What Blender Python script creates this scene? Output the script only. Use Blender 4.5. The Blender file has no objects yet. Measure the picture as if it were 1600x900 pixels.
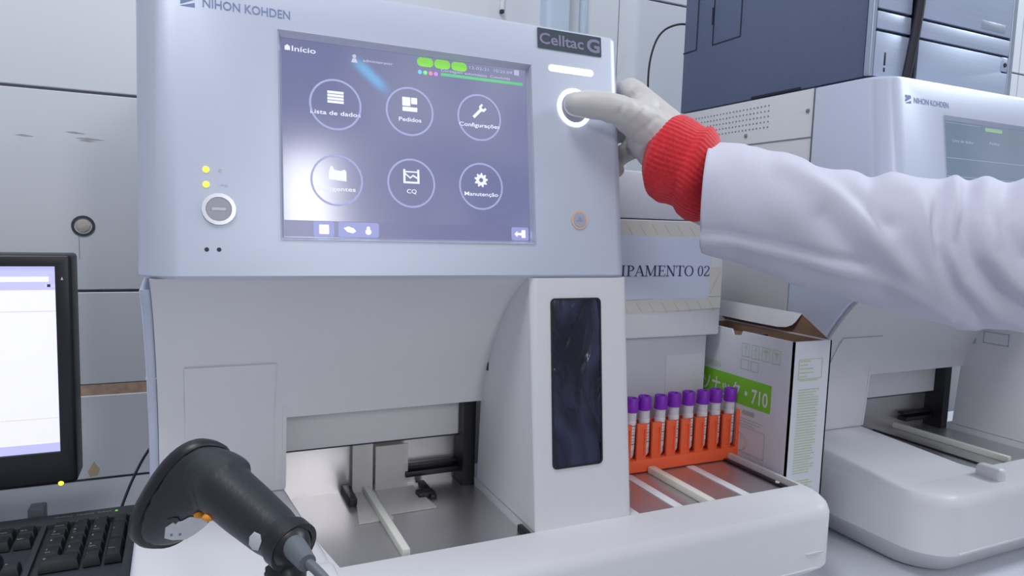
import bpy, bmesh, math, random
from mathutils import Vector, Matrix
random.seed(7)
C = bpy.context.scene.collection
S = bpy.context.scene
PI = math.pi
# ------------------------------------------------------------------ camera
F, YAW, PIT, ROL = 1071.2, math.radians(25.041), math.radians(-5.458), math.radians(1.8406)
CAM = Vector((0, 0, .375))
fw = Vector((math.sin(YAW)*math.cos(PIT), math.cos(YAW)*math.cos(PIT), math.sin(PIT)))
r0 = Vector((math.cos(YAW), -math.sin(YAW), 0)); u0 = r0.cross(fw)
rt = r0*math.cos(ROL)+u0*math.sin(ROL); up = -r0*math.sin(ROL)+u0*math.cos(ROL)
cd = bpy.data.cameras.new('camera'); cam = bpy.data.objects.new('camera', cd); C.objects.link(cam)
cd.sensor_width = 36; cd.lens = F*36/1600; cd.clip_start = .01
cam.matrix_world = Matrix(((rt.x, up.x, -fw.x, CAM.x), (rt.y, up.y, -fw.y, CAM.y), (rt.z, up.z, -fw.z, CAM.z), (0, 0, 0, 1)))
S.camera = cam
def cam_pt(x, y, d):            # a point d metres deep in front of the lens (used to lay out hand-held things)
    return CAM + (rt*((x-800)/F) - up*((y-450)/F) + fw)*d
def cam_px(p):
    v = p-CAM; d = v.dot(fw)
    return 800+F*v.dot(rt)/d, 450-F*v.dot(up)/d
# ------------------------------------------------------------------ light, world, exposure
W = bpy.data.worlds.new('world'); S.world = W; W.use_nodes = True
nt = W.node_tree; bg = nt.nodes['Background']
tc = nt.nodes.new('ShaderNodeTexCoord'); sp = nt.nodes.new('ShaderNodeSeparateXYZ'); cr = nt.nodes.new('ShaderNodeValToRGB')
mr = nt.nodes.new('ShaderNodeMapRange'); mr.inputs[1].default_value = -1; mr.inputs[2].default_value = 1
nt.links.new(tc.outputs['Generated'], sp.inputs[0]); nt.links.new(sp.outputs['Z'], mr.inputs[0]); nt.links.new(mr.outputs[0], cr.inputs[0])
cr.color_ramp.elements[0].color = (.84, .87, .96, 1); cr.color_ramp.elements[0].position = .25
cr.color_ramp.elements[1].color = (.74, .82, .96, 1); cr.color_ramp.elements[1].position = .75
nt.links.new(cr.outputs[0], bg.inputs[0]); bg.inputs[1].default_value = .42
def area(name, loc, target, sx, sy, power, col):
    l = bpy.data.lights.new(name, 'AREA'); l.shape = 'RECTANGLE'; l.size = sx; l.size_y = sy; l.energy = power; l.color = col
    o = bpy.data.objects.new(name, l); C.objects.link(o); o.location = loc
    o.rotation_euler = (Vector(target)-Vector(loc)).to_track_quat('-Z', 'Y').to_euler(); return o
area('ceiling_light', (.7, -.1, 2.0), (.5, .6, .2), 1.8, .6, 3, (.93, .96, 1))
area('side_fill_light', (2.6, .15, 1.9), (.5, .6, .45), .7, .7, 34, (.86, .95, 1))  # added lamp for the head's corner highlight and the right panel
area('wall_fill_light', (-.30, .15, 1.9), (-.12, 1.0, .1), .5, .5, 15, (.95, .97, 1))  # added fill, brightens the low wall between monitor and analyzer
area('window_light', (.375, -1.34, .93), (.1, .56, .39), .17, .42, 7, (1, 1, 1))
S.view_settings.view_transform = 'Standard'; S.view_settings.look = 'None'; S.view_settings.gamma = 1
S.view_settings.use_curve_mapping = False; S.view_settings.exposure = -0.12
# ------------------------------------------------------------------ materials
MATS = {}
def mat(name, col, rough=.5, metal=0., emit=0., noise=.03, scale=60, bump=0., spec=.5, coat=0., alpha=1., ecol=None):
    if name in MATS: return MATS[name]
    m = bpy.data.materials.new(name); m.use_nodes = True; n = m.node_tree; b = n.nodes['Principled BSDF']
    b.inputs['Roughness'].default_value = rough; b.inputs['Metallic'].default_value = metal
    b.inputs['Specular IOR Level'].default_value = spec; b.inputs['Coat Weight'].default_value = coat; b.inputs['Alpha'].default_value = alpha
    t = n.nodes.new('ShaderNodeTexCoord'); z = n.nodes.new('ShaderNodeTexNoise'); z.inputs['Scale'].default_value = scale
    n.links.new(t.outputs['Object'], z.inputs['Vector'])
    r = n.nodes.new('ShaderNodeValToRGB'); n.links.new(z.outputs['Fac'], r.inputs[0])
    r.color_ramp.elements[0].color = [max(0, c*(1-noise)) for c in col]+[1]; r.color_ramp.elements[1].color = [min(1, c*(1+noise)) for c in col]+[1]
    n.links.new(r.outputs[0], b.inputs['Base Color'])
    if bump:
        k = n.nodes.new('ShaderNodeBump'); k.inputs['Strength'].default_value = bump; k.inputs['Distance'].default_value = .001
        n.links.new(z.outputs['Fac'], k.inputs['Height']); n.links.new(k.outputs[0], b.inputs['Normal'])
    if emit:
        b.inputs['Emission Strength'].default_value = emit
        b.inputs['Emission Color'].default_value = list(ecol or col)+[1]
    MATS[name] = m; return m
M_PANEL = mat('silver_panel', (.56, .60, .72), .42, .2, noise=.01)
M_SHELL = mat('white_shell', (.72, .715, .74), .42, noise=.015)
M_SHEET = mat('painted_sheet', (.64, .64, .66), .5, noise=.02)
M_BLACK = mat('black_plastic', (.012, .012, .016), .4)
M_DARK = mat('dark_gap', (.03, .03, .04), .6)
M_SCAN = mat('scanner_plastic', (.018, .022, .026), .42, bump=.15, scale=400)
M_KEY = mat('key_plastic', (.022, .024, .028), .5, noise=.1)
M_KBD = mat('keyboard_shell', (.045, .05, .06), .5)
M_WHITE = mat('white_paint', (.82, .82, .84), .45)
M_BAR = mat('ivory_bar', (.78, .78, .70), .35)
M_TILE = mat('wall_tile', (.68, .71, .77), .35, noise=.05, scale=3)
M_GROUT = mat('wall_gap', (.16, .16, .18), .9)
M_WOOD = mat('raw_wood', (.54, .38, .29), .9, noise=.4, scale=90, bump=.6)
M_BENCH = mat('bench_top', (.62, .64, .70), .4, noise=.03, scale=12)
M_ORANGE = mat('orange_rack', (1.0, .135, .045), .5, noise=.04)
M_PURPLE = mat('purple_cap', (.25, .02, .52), .45, noise=.06)
M_GLASS = mat('tube_plastic', (.75, .72, .78), .15, noise=.02)
M_LABEL = mat('tube_label', (.84, .84, .88), .6)
M_INK = mat('dark_ink', (.05, .05, .08), .7)
M_GREY = mat('grey_ink', (.30, .35, .48), .6)
M_LOGO = mat('logo_ink', (.22, .28, .50), .6)
M_GREEN = mat('green_ink', (.23, .62, .03), .6)
M_PALEG = mat('pale_green_ink', (.50, .66, .42), .7)
M_CARD = mat('white_card', (.74, .745, .80), .6, noise=.02)
M_BROWN = mat('brown_card', (.28, .17, .11), .85, noise=.12, scale=150)
M_PAPER = mat('paper', (.70, .76, .90), .7, noise=.02)
M_TAPE = mat('clear_tape', (.74, .72, .66), .35)
M_TAPEL = mat('tape_line', (.72, .58, .38), .5)
M_GLOVE = mat('latex_glove', (.60, .57, .56), .5, noise=.05, scale=40, bump=.25)
M_SKIN = mat('skin', (.55, .33, .26), .55)
M_COAT = mat('coat_cotton', (.61, .61, .72), .75, noise=.02, scale=500, bump=.15)
M_PCSIDE = mat('dark_metal', (.125, .155, .25), .42, .2, noise=.12, scale=300)
M_PCTRIM = mat('silver_trim', (.42, .48, .58), .35, .5)
M_PCPLUG = mat('black_gap', (.008, .008, .02), .5)
M_CABLE = mat('cable_rubber', (.012, .014, .02), .5)
M_GCABLE = mat('grey_cable', (.13, .15, .17), .5)
M_AMBER = mat('amber_plastic', (.85, .32, .02), .4)
M_STICK = mat('sticker', (.62, .63, .66), .5, noise=.12, scale=220)
M_FROST = mat('frosted_acrylic', (.72, .69, .68), .25, alpha=.72, noise=.06)
M_YLED = mat('yellow_led', (.9, .85, .1), .4, emit=1.5, ecol=(1, .86, .03))
M_GLED = mat('green_led', (.3, .8, .1), .4, emit=.35)
M_LIT = mat('lit_white', (.9, .9, .95), .4, emit=2.2, ecol=(.92, .97, 1))
M_LIT2 = mat('icon_white', (.5, .5, .6), .5, emit=.75, ecol=(.80, .84, 1))
M_RING = mat('icon_ring', (.3, .33, .5), .5, emit=.36, ecol=(.50, .56, .95))
M_SGREEN = mat('status_green', (.2, .6, .1), .5, emit=.55, ecol=(.33, .85, .10))
M_SGREEN2 = mat('status_bar_green', (.1, .5, .2), .5, emit=.40, ecol=(.22, .72, .36))
M_BTNFACE = mat('button_face', (.42, .42, .52), .35)
M_ORING = mat('orange_ring', (.72, .50, .36), .4)
M_DGREEN = mat('badge_ground', (.075, .10, .125), .35, .3)
M_BADGE = mat('badge_letters', (.38, .36, .52), .3, .6)
M_SMOKE = mat('smoked_window', (.010, .010, .030), .16, noise=.3, scale=20)
def film():
    m = bpy.data.materials.new('smoked_film'); m.use_nodes = True; n = m.node_tree; b = n.nodes['Principled BSDF']; b.inputs['Roughness'].default_value = .22
    t = n.nodes.new('ShaderNodeTexCoord'); mp = n.nodes.new('ShaderNodeMapping'); mp.inputs['Scale'].default_value = (34, 10, 12); mp.inputs['Rotation'].default_value = (0, .35, 0)
    z = n.nodes.new('ShaderNodeTexNoise'); z.inputs['Scale'].default_value = 1; z.inputs['Detail'].default_value = 3; z.inputs['Distortion'].default_value = 1.2
    n.links.new(t.outputs['Object'], mp.inputs[0]); n.links.new(mp.outputs[0], z.inputs[0])
    r = n.nodes.new('ShaderNodeValToRGB'); n.links.new(z.outputs[0], r.inputs[0]); r.color_ramp.elements[0].position = .42; r.color_ramp.elements[1].position = .68
    r.color_ramp.elements[0].color = (.006, .006, .018, 1); r.color_ramp.elements[1].color = (.035, .037, .085, 1); n.links.new(r.outputs[0], b.inputs['Base Color'])  # paler folds in the base colour paint reflections on the film
    k = n.nodes.new('ShaderNodeBump'); k.inputs['Strength'].default_value = .8; k.inputs['Distance'].default_value = .01; n.links.new(z.outputs[0], k.inputs['Height']); n.links.new(k.outputs[0], b.inputs['Normal'])
    return m
M_FILM = film()
def steel():
    m = bpy.data.materials.new('brushed_steel'); m.use_nodes = True; n = m.node_tree; b = n.nodes['Principled BSDF']
    b.inputs['Metallic'].default_value = .85; b.inputs['Base Color'].default_value = (.60, .585, .60, 1)
    t = n.nodes.new('ShaderNodeTexCoord'); mp = n.nodes.new('ShaderNodeMapping'); mp.inputs['Scale'].default_value = (1400, 5, 5)
    z = n.nodes.new('ShaderNodeTexNoise'); z.inputs['Scale'].default_value = 1
    n.links.new(t.outputs['Object'], mp.inputs[0]); n.links.new(mp.outputs[0], z.inputs[0])
    r = n.nodes.new('ShaderNodeMapRange'); r.inputs[3].default_value = .26; r.inputs[4].default_value = .36
    n.links.new(z.outputs[0], r.inputs[0]); n.links.new(r.outputs[0], b.inputs['Roughness']); return m
M_STEEL = steel()
def brushed(name, col):
    m = bpy.data.materials.new(name); m.use_nodes = True; n = m.node_tree; b = n.nodes['Principled BSDF']
    b.inputs['Metallic'].default_value = .55; b.inputs['Roughness'].default_value = .38
    t = n.nodes.new('ShaderNodeTexCoord'); mp = n.nodes.new('ShaderNodeMapping'); mp.inputs['Scale'].default_value = (6, 6, 700)
    z = n.nodes.new('ShaderNodeTexNoise'); z.inputs['Scale'].default_value = 1
    n.links.new(t.outputs['Object'], mp.inputs[0]); n.links.new(mp.outputs[0], z.inputs[0])
    r = n.nodes.new('ShaderNodeValToRGB'); n.links.new(z.outputs[0], r.inputs[0])
    r.color_ramp.elements[0].color = [c*.86 for c in col]+[1]; r.color_ramp.elements[1].color = [c*1.1 for c in col]+[1]
    n.links.new(r.outputs[0], b.inputs['Base Color']); return m
M_PCFRONT = brushed('brushed_front', (.58, .66, .84))
def knit():
    m = bpy.data.materials.new('red_knit'); m.use_nodes = True; n = m.node_tree; b = n.nodes['Principled BSDF']
    b.inputs['Roughness'].default_value = .85; b.inputs['Sheen Weight'].default_value = .3
    t = n.nodes.new('ShaderNodeTexCoord'); z = n.nodes.new('ShaderNodeTexNoise'); z.inputs['Scale'].default_value = 350
    n.links.new(t.outputs['Object'], z.inputs[0]); r = n.nodes.new('ShaderNodeValToRGB'); n.links.new(z.outputs[0], r.inputs[0])
    r.color_ramp.elements[0].color = (.50, .005, .014, 1); r.color_ramp.elements[1].color = (.86, .032, .045, 1)
    n.links.new(r.outputs[0], b.inputs['Base Color']); return m
M_KNIT = knit()
def screen_mat(name, c0, c1, streak, strength, refl=.08):
    """a lit display: a wallpaper of two tones with a pale beam, under smooth glass"""
    m = bpy.data.materials.new(name); m.use_nodes = True; n = m.node_tree; b = n.nodes['Principled BSDF']
    b.inputs['Base Color'].default_value = (.01, .01, .02, 1); b.inputs['Roughness'].default_value = refl; b.inputs['Specular IOR Level'].default_value = .6
    t = n.nodes.new('ShaderNodeTexCoord'); z = n.nodes.new('ShaderNodeTexNoise'); z.inputs['Scale'].default_value = 9; z.inputs['Detail'].default_value = 1
    n.links.new(t.outputs['Object'], z.inputs[0]); r = n.nodes.new('ShaderNodeValToRGB'); n.links.new(z.outputs[0], r.inputs[0])
    r.color_ramp.elements[0].color = list(c0)+[1]; r.color_ramp.elements[1].color = list(c1)+[1]
    r.color_ramp.elements[0].position = .35; r.color_ramp.elements[1].position = .65
    if streak:                                      # the pale blue beam of the wallpaper, in screen coordinates
        def dot(v, off, lo, hi):
            d = n.nodes.new('ShaderNodeVectorMath'); d.operation = 'DOT_PRODUCT'; d.inputs[1].default_value = v; n.links.new(t.outputs['Object'], d.inputs[0])
            k = n.nodes.new('ShaderNodeMath'); k.operation = 'SUBTRACT'; k.inputs[1].default_value = off; n.links.new(d.outputs['Value'], k.inputs[0])
            a = n.nodes.new('ShaderNodeMath'); a.operation = 'ABSOLUTE'; n.links.new(k.outputs[0], a.inputs[0])
            q = n.nodes.new('ShaderNodeMapRange'); q.interpolation_type = 'SMOOTHSTEP'; q.inputs[1].default_value = lo; q.inputs[2].default_value = hi; q.inputs[3].default_value = 1; q.inputs[4].default_value = 0
            n.links.new(a.outputs[0], q.inputs[0]); return q
        c_, s__ = .76, -.65; px, pz = .135-.17, .4925
        A = dot((c_, 0, s__), px*c_+pz*s__, .006, .024); B = dot((-s__, 0, c_), -px*s__+pz*c_, .0, .0075)
        mu = n.nodes.new('ShaderNodeMath'); mu.operation = 'MULTIPLY'; n.links.new(A.outputs[0], mu.inputs[0]); n.links.new(B.outputs[0], mu.inputs[1])
        mx = n.nodes.new('ShaderNodeMixRGB'); mx.inputs[2].default_value = (.22, .50, .85, 1); n.links.new(mu.outputs[0], mx.inputs[0]); n.links.new(r.outputs[0], mx.inputs[1]); r = mx
    n.links.new(r.outputs[0], b.inputs['Emission Color']); b.inputs['Emission Strength'].default_value = strength; return m
M_SCRA = screen_mat('display_dark', (.18, .20, .37), (.285, .30, .46), True, 1, .15)
M_SCRB = screen_mat('display_pale', (.16, .22, .30), (.22, .27, .36), False, 1, .12)
M_SCRM = mat('monitor_page', (.5, .5, .6), .4, emit=1., noise=.0, ecol=(.74, .73, 1.0))
M_MHEAD = mat('monitor_header', (.4, .4, .6), .4, emit=.75, ecol=(.55, .55, 1))
M_MLINE = mat('monitor_lines', (.4, .4, .6), .4, emit=.7, ecol=(.72, .70, .98))
# ------------------------------------------------------------------ helpers
ORG = {}
def new(): return bmesh.new()
def thing(name, label, cat, loc, group=None):
    o = bpy.data.objects.new(name, None); C.objects.link(o); o.location = loc; o.empty_display_size = .03
    o['label'] = label; o['category'] = cat
    if group: o['group'] = group
    ORG[o.name] = Vector(loc); return o
def finish(me, ms, angle=35):
    for m in (ms if isinstance(ms, (list, tuple)) else [ms]): me.materials.append(m)
    for p in me.polygons: p.use_smooth = True
    me.set_sharp_from_angle(angle=math.radians(angle))
def part(name, bm, ms, parent=None, shift=(0, 0, 0), label=None, angle=35, fix=True):
    """links bm (written in bench coordinates) as ONE mesh object below its parent"""
    if fix: bmesh.ops.recalc_face_normals(bm, faces=bm.faces)
    me = bpy.data.meshes.new(name); base = ORG[parent.name] if parent else Vector((0, 0, 0))
    bm.transform(Matrix.Translation(Vector(shift)-base)); bm.to_mesh(me); bm.free(); finish(me, ms, angle)
    o = bpy.data.objects.new(name, me); C.objects.link(o)
    if parent: o.parent = parent; ORG[o.name] = base
    if label: o['label'] = label
    return o
def struct(name, bm, ms, parent=None):
    o = part(name, bm, ms, parent); o['kind'] = 'structure'; return o
def single(name, bm, ms, label, cat, loc, group=None, angle=35):
    """a thing that is one mesh, with its origin at loc"""
    me = bpy.data.meshes.new(name); bmesh.ops.recalc_face_normals(bm, faces=bm.faces)
    bm.transform(Matrix.Translation(-Vector(loc))); bm.to_mesh(me); bm.free(); finish(me, ms, angle)
    o = bpy.data.objects.new(name, me); C.objects.link(o); o.location = loc; o['label'] = label; o['category'] = cat
    if group: o['group'] = group
    ORG[o.name] = Vector(loc); return o
def merge(bm, tmp, mi=0):
    for f in tmp.faces: f.material_index = mi
    me = bpy.data.meshes.new('t'); tmp.to_mesh(me); tmp.free(); bm.from_mesh(me); bpy.data.meshes.remove(me)
def box(bm, x0, x1, y0, y1, z0, z1, r=0., seg=2, mi=0, mx=None):
    t = bmesh.new(); bmesh.ops.create_cube(t, size=1)
    for v in t.verts: v.co = Vector(((x0+x1)/2+v.co.x*(x1-x0), (y0+y1)/2+v.co.y*(y1-y0), (z0+z1)/2+v.co.z*(z1-z0)))
    if r: bmesh.ops.bevel(t, geom=t.edges[:], offset=min(r, .45*min(abs(x1-x0), abs(y1-y0), abs(z1-z0))), segments=seg, affect='EDGES', profile=.5)
    if mx: t.transform(mx)
    merge(bm, t, mi); return bm
def loft(bm, rings, cap=True, closed=True, mi=0):
    t = bmesh.new(); vs = [[t.verts.new(p) for p in r] for r in rings]; n = len(rings[0])
    for a, b in zip(vs, vs[1:]):
        for i in range(n if closed else n-1): t.faces.new((a[i], a[(i+1) % n], b[(i+1) % n], b[i]))
    if cap: t.faces.new(vs[0][::-1]); t.faces.new(vs[-1])
    merge(bm, t, mi); return bm
def prism(bm, pts, axis, a0, a1, r=0., seg=2, mi=0):
    """polygon pts extruded along an axis; pts are the two other coordinates in xyz order"""
    def P(p, a): return {'x': (a, p[0], p[1]), 'y': (p[0], a, p[1]), 'z': (p[0], p[1], a)}[axis]
    t = bmesh.new(); A = [t.verts.new(P(p, a0)) for p in pts]; B = [t.verts.new(P(p, a1)) for p in pts]; n = len(pts)
    for i in range(n): t.faces.new((A[i], A[(i+1) % n], B[(i+1) % n], B[i]))
    t.faces.new(A[::-1]); t.faces.new(B); bmesh.ops.recalc_face_normals(t, faces=t.faces)
    if r:
        es = [e for e in t.edges if e.is_manifold and e.calc_face_angle() > .5]
        bmesh.ops.bevel(t, geom=es, offset=r, segments=seg, affect='EDGES', profile=.5)
    merge(bm, t, mi); return bm
def rrect(x0, x1, y0, y1, r, n=6):
    """rounded rectangle; r is one radius or four (bl, br, tr, tl)"""
    R = r if isinstance(r, (list, tuple)) else [r]*4; out = []
    for (cx, cy, a), q in zip(((x0+R[0], y0+R[0], PI), (x1-R[1], y0+R[1], 1.5*PI), (x1-R[2], y1-R[2], 0), (x0+R[3], y1-R[3], .5*PI)), R):
        if q == 0: out.append((cx, cy)); continue
        for i in range(n+1): t = a+i/n*PI/2; out.append((cx+q*math.cos(t), cy+q*math.sin(t)))
    return out
def frame(d, side=None):
    d = Vector(d).normalized(); s = side or (Vector((0, 0, 1)) if abs(d.z) < .9 else Vector((1, 0, 0)))
    u = d.cross(s).normalized(); return u, d.cross(u).normalized()
def tube(bm, pts, rad, n=12, mi=0, cap=True, smooth=0):
    pts = [Vector(p) for p in pts]; R = list(rad) if isinstance(rad, (list, tuple)) else [rad]*len(pts)
    for _ in range(smooth):
        q, s = [pts[0]], [R[0]]
        for a, b, ra, rb in zip(pts, pts[1:], R, R[1:]): q += [a*.75+b*.25, a*.25+b*.75]; s += [ra*.75+rb*.25, ra*.25+rb*.75]
        pts, R = q+[pts[-1]], s+[R[-1]]
    rings = []; u = None
    for i, p in enumerate(pts):
        d = (pts[min(i+1, len(pts)-1)]-pts[max(i-1, 0)]).normalized()
        if u is None: u, v = frame(d)
        else: u = (u-d*u.dot(d)).normalized(); v = d.cross(u)
        rings.append([p+(u*math.cos(k*2*PI/n)+v*math.sin(k*2*PI/n))*R[i] for k in range(n)])
    return loft(bm, rings, cap, mi=mi)
def lathe(bm, prof, c, axis=(0, 0, 1), n=24, mi=0, cap=True):
    """prof: (radius, distance along axis from c)"""
    d = Vector(axis).normalized(); u, v = frame(d); c = Vector(c)
    return loft(bm, [[c+d*h+(u*math.cos(k*2*PI/n)+v*math.sin(k*2*PI/n))*max(r, 1e-5) for k in range(n)] for r, h in prof], cap, mi=mi)
def text(bm, s, o, ux, uy, size, width=None, align='CENTER', bold=0., thick=.0002, mi=0):
    """flat lettering: o is the baseline point, ux/uy the writing directions, size the capital height"""
    cu = bpy.data.curves.new('t', 'FONT'); cu.body = s; cu.size = 1; cu.offset = bold; cu.resolution_u = 3
    ob = bpy.data.objects.new('t', cu); C.objects.link(ob); dg = bpy.context.evaluated_depsgraph_get(); dg.update()
    me = bpy.data.meshes.new_from_object(ob.evaluated_get(dg)); bpy.data.objects.remove(ob); bpy.data.curves.remove(cu)
    if not me.vertices: return bm
    xs = [v.co.x for v in me.vertices]; x0, x1 = min(xs), max(xs); k = size/.70; kx = k if width is None else width/(x1-x0)
    off = {'LEFT': x0, 'CENTER': (x0+x1)/2, 'RIGHT': x1}[align]
    ux, uy, o = Vector(ux), Vector(uy), Vector(o); nn = ux.cross(uy).normalized()
    for v in me.vertices: v.co = o+ux*((v.co.x-off)*kx)+uy*(v.co.y*k)+nn*thick
    t = bmesh.new(); t.from_mesh(me); bpy.data.meshes.remove(me); merge(bm, t, mi); return bm
def plate(bm, pts, fr, h0, h1, mi=0):
    """polygon in a plane frame fr = (origin, ux, uy), from height h0 to h1 above it"""
    o, ux, uy = fr; nn = ux.cross(uy)
    return loft(bm, [[o+ux*x+uy*y+nn*h for x, y in pts] for h in (h0, h1)], mi=mi)
def circ(cx, cy, r, n=40): return [(cx+r*math.cos(i*2*PI/n), cy+r*math.sin(i*2*PI/n)) for i in range(n)]
def annulus(bm, cx, cy, r0, r1, fr, h0, h1, n=48, mi=0):
    o, ux, uy = fr; nn = ux.cross(uy)
    def ring(r, h): return [o+ux*(cx+r*math.cos(i*2*PI/n))+uy*(cy+r*math.sin(i*2*PI/n))+nn*h for i in range(n)]
    return loft(bm, [ring(r1, h0), ring(r1, h1), ring(r0, h1), ring(r0, h0), ring(r1, h0)], cap=False, mi=mi)
def remeshed(bm, voxel, smooth=6):
    """one continuous skin over the overlapping shapes in bm"""
    bmesh.ops.recalc_face_normals(bm, faces=bm.faces)
    me = bpy.data.meshes.new('t'); bm.to_mesh(me); bm.free(); ob = bpy.data.objects.new('t', me); C.objects.link(ob)
    r = ob.modifiers.new('r', 'REMESH'); r.mode = 'VOXEL'; r.voxel_size = voxel
    s = ob.modifiers.new('s', 'SMOOTH'); s.factor = .5; s.iterations = smooth
    dg = bpy.context.evaluated_depsgraph_get(); dg.update(); m2 = bpy.data.meshes.new_from_object(ob.evaluated_get(dg))
    bpy.data.objects.remove(ob); bpy.data.meshes.remove(me); t = bmesh.new(); t.from_mesh(m2); bpy.data.meshes.remove(m2); return t
def ball(bm, p, r, sc=(1, 1, 1), n=16):
    t = bmesh.new(); bmesh.ops.create_uvsphere(t, u_segments=n, v_segments=n//2+2, radius=r)
    for v in t.verts: v.co = Vector((v.co.x*sc[0], v.co.y*sc[1], v.co.z*sc[2]))+Vector(p)
    merge(bm, t); return bm
def limb(bm, pts, n=14):
    """capsule chain: pts = [(point, radius), ...]"""
    for (a, ra), (b, rb) in zip(pts, pts[1:]):
        tube(bm, [a, b], [ra, rb], n)
    for p, r in pts: ball(bm, p, r)
    return bm
def cut(bm, cutter):
    """bm minus cutter"""
    obs = []
    for b in (bm, cutter):
        bmesh.ops.recalc_face_normals(b, faces=b.faces); me = bpy.data.meshes.new('t'); b.to_mesh(me); b.free()
        o = bpy.data.objects.new('t', me); C.objects.link(o); obs.append(o)
    m = obs[0].modifiers.new('b', 'BOOLEAN'); m.object = obs[1]; m.operation = 'DIFFERENCE'; m.solver = 'EXACT'
    dg = bpy.context.evaluated_depsgraph_get(); dg.update(); r = bpy.data.meshes.new_from_object(obs[0].evaluated_get(dg))
    for o in obs: me = o.data; bpy.data.objects.remove(o); bpy.data.meshes.remove(me)
    t = bmesh.new(); t.from_mesh(r); bpy.data.meshes.remove(r); return t
X, Y, Z = Vector((1, 0, 0)), Vector((0, 1, 0)), Vector((0, 0, 1))
# ------------------------------------------------------------------ the setting
WY = 1.08
b = new(); box(b, -3, 4, -2.6, WY+.12, -.92, -.80); struct('floor', b, mat('floor_tile', (.45, .45, .48), .4, noise=.05, scale=5))
b = new(); box(b, -3, 4, WY+.004, WY+.12, -.80, 2.2, mi=1)
rows = [-.80, -.53, -.265, .0, .264, .5286, .79, 1.055, 1.32, 1.585, 1.85, 2.2]
for j, (z0, z1) in enumerate(zip(rows, rows[1:])):
    xs = [-3, -1.7, -1.1, -.5, .10, .70, 1.30, 1.9, 2.5, 3.1, 4]
    for x0, x1 in zip(xs, xs[1:]):
        if j == 3 and x0 < .1 and x1 > -.6:          # the row with the broken, open joint
            box(b, x0+.001, x1-.001, WY, WY+.012, z0+.0018, .119, .001, 1); box(b, x0+.001, x1-.001, WY, WY+.012, .135, z1-.0018, .001, 1)
        else: box(b, x0+.001, x1-.001, WY, WY+.012, z0+.0018, z1-.0018, .001, 1)
# raw wood showing in the open joint, with a ragged lower lip
pts = [(-1.1, .1345)]+[(-1.1+i*.01, .1195-.002*random.random()) for i in range(121)]+[(.10, .1345)]
t = new(); prism(t, [(p[0], p[1]) for p in pts], 'y', WY+.001, WY+.0045); merge(b, t, 2)
struct('wall_back', b, [M_TILE, M_GROUT, M_WOOD])
# scuff marks on the tiles are raised flakes of paint
b = new()
for (x, z, l) in ((-.150, .475, .022), (-.139, .468, .032), (-.135, .4655, .018), (-.205, .467, .02)):
    prism(b, [(x, z), (x+l*.4, z+.0012), (x+l, z-.0008), (x+l*.5, z-.0014)], 'y', WY-.0004, WY+.0002)
struct('trim_1', b, mat('scuff', (.42, .42, .43), .8))
b = new(); prism(b, [(-.136, .012), (-.128, .026), (-.121, .014), (-.124, .006), (-.133, .004)], 'y', WY-.0004, WY+.0002)
struct('trim_2', b, mat('stain', (.55, .46, .30), .8))
# capped hole in the wall
h = thing('wall_hole', 'small round hole plugged with plaster in the tiled wall above the monitor', 'hole', (-.1332, WY, .352))
fw_ = (Vector((-.1332, WY, .352)), X, Z)
b = new(); annulus(b, 0, 0, .0104, .0138, fw_, -.001, .0012); part('rim', b, mat('hole_rim', (.05, .055, .08), .7, noise=.6, scale=300), h)
b = new(); ball(b, (-.1332, WY+.002, .352), .0112, (1, .35, 1)); part('plug', b, mat('plaster', (.52, .47, .43), .9, noise=.15, scale=200, bump=1), h)
b = new(); tube(b, [(-.1385, WY-.0008, .341), (-.1384, WY-.0006, .325), (-.1386, WY-.0006, .308)], .0004, 6); part('drip', b, mat('drip', (.42, .40, .38), .8), h)
# trunking and pipe on the wall
b = new(); prism(b, rrect(.541, .583, WY-.028, WY, [.008, .002, 0, 0]), 'z', .0, 2.2)
single('cable_trunking', b, mat('trunking', (.56, .66, .78), .18), 'wide pale blue plastic trunking running up the wall behind the front analyzer', 'trunking', (.562, WY, 0))
b = new(); tube(b, [(.622, WY-.0065, 0), (.622, WY-.0065, 2.2)], .006, 16)
single('conduit_pipe', b, mat('conduit', (.50, .62, .72), .3), 'thin pale blue pipe running up the wall right of the wide trunking', 'pipe', (.622, WY, 0))
t = thing('wall_bracket', 'narrow white bracket with dark lower end on the wall left of the trunking', 'bracket', (.468, WY, .72))
b = new(); box(b, .4645, .4715, WY-.006, WY, .724, .80, .001); part('strap', b, M_WHITE, t)
b = new(); box(b, .4650, .4710, WY-.008, WY, .719, .7245, .001); part('end_clip', b, M_DARK, t)
# ------------------------------------------------------------------ bench
t = thing('work_bench', 'long pale laboratory bench along the tiled wall carrying both analyzers', 'bench', (.6, .66, -.8))
b = new(); box(b, -1.4, 2.6, .24, WY-.001, -.04, 0, .002); part('bench_top', b, M_BENCH, t)
for x in (-1.3, .5, 2.4):
    b = new(); box(b, x, x+.04, .28, WY-.01, -.8, -.04, .003); part('support_panel', b, M_SHEET, t)
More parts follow.
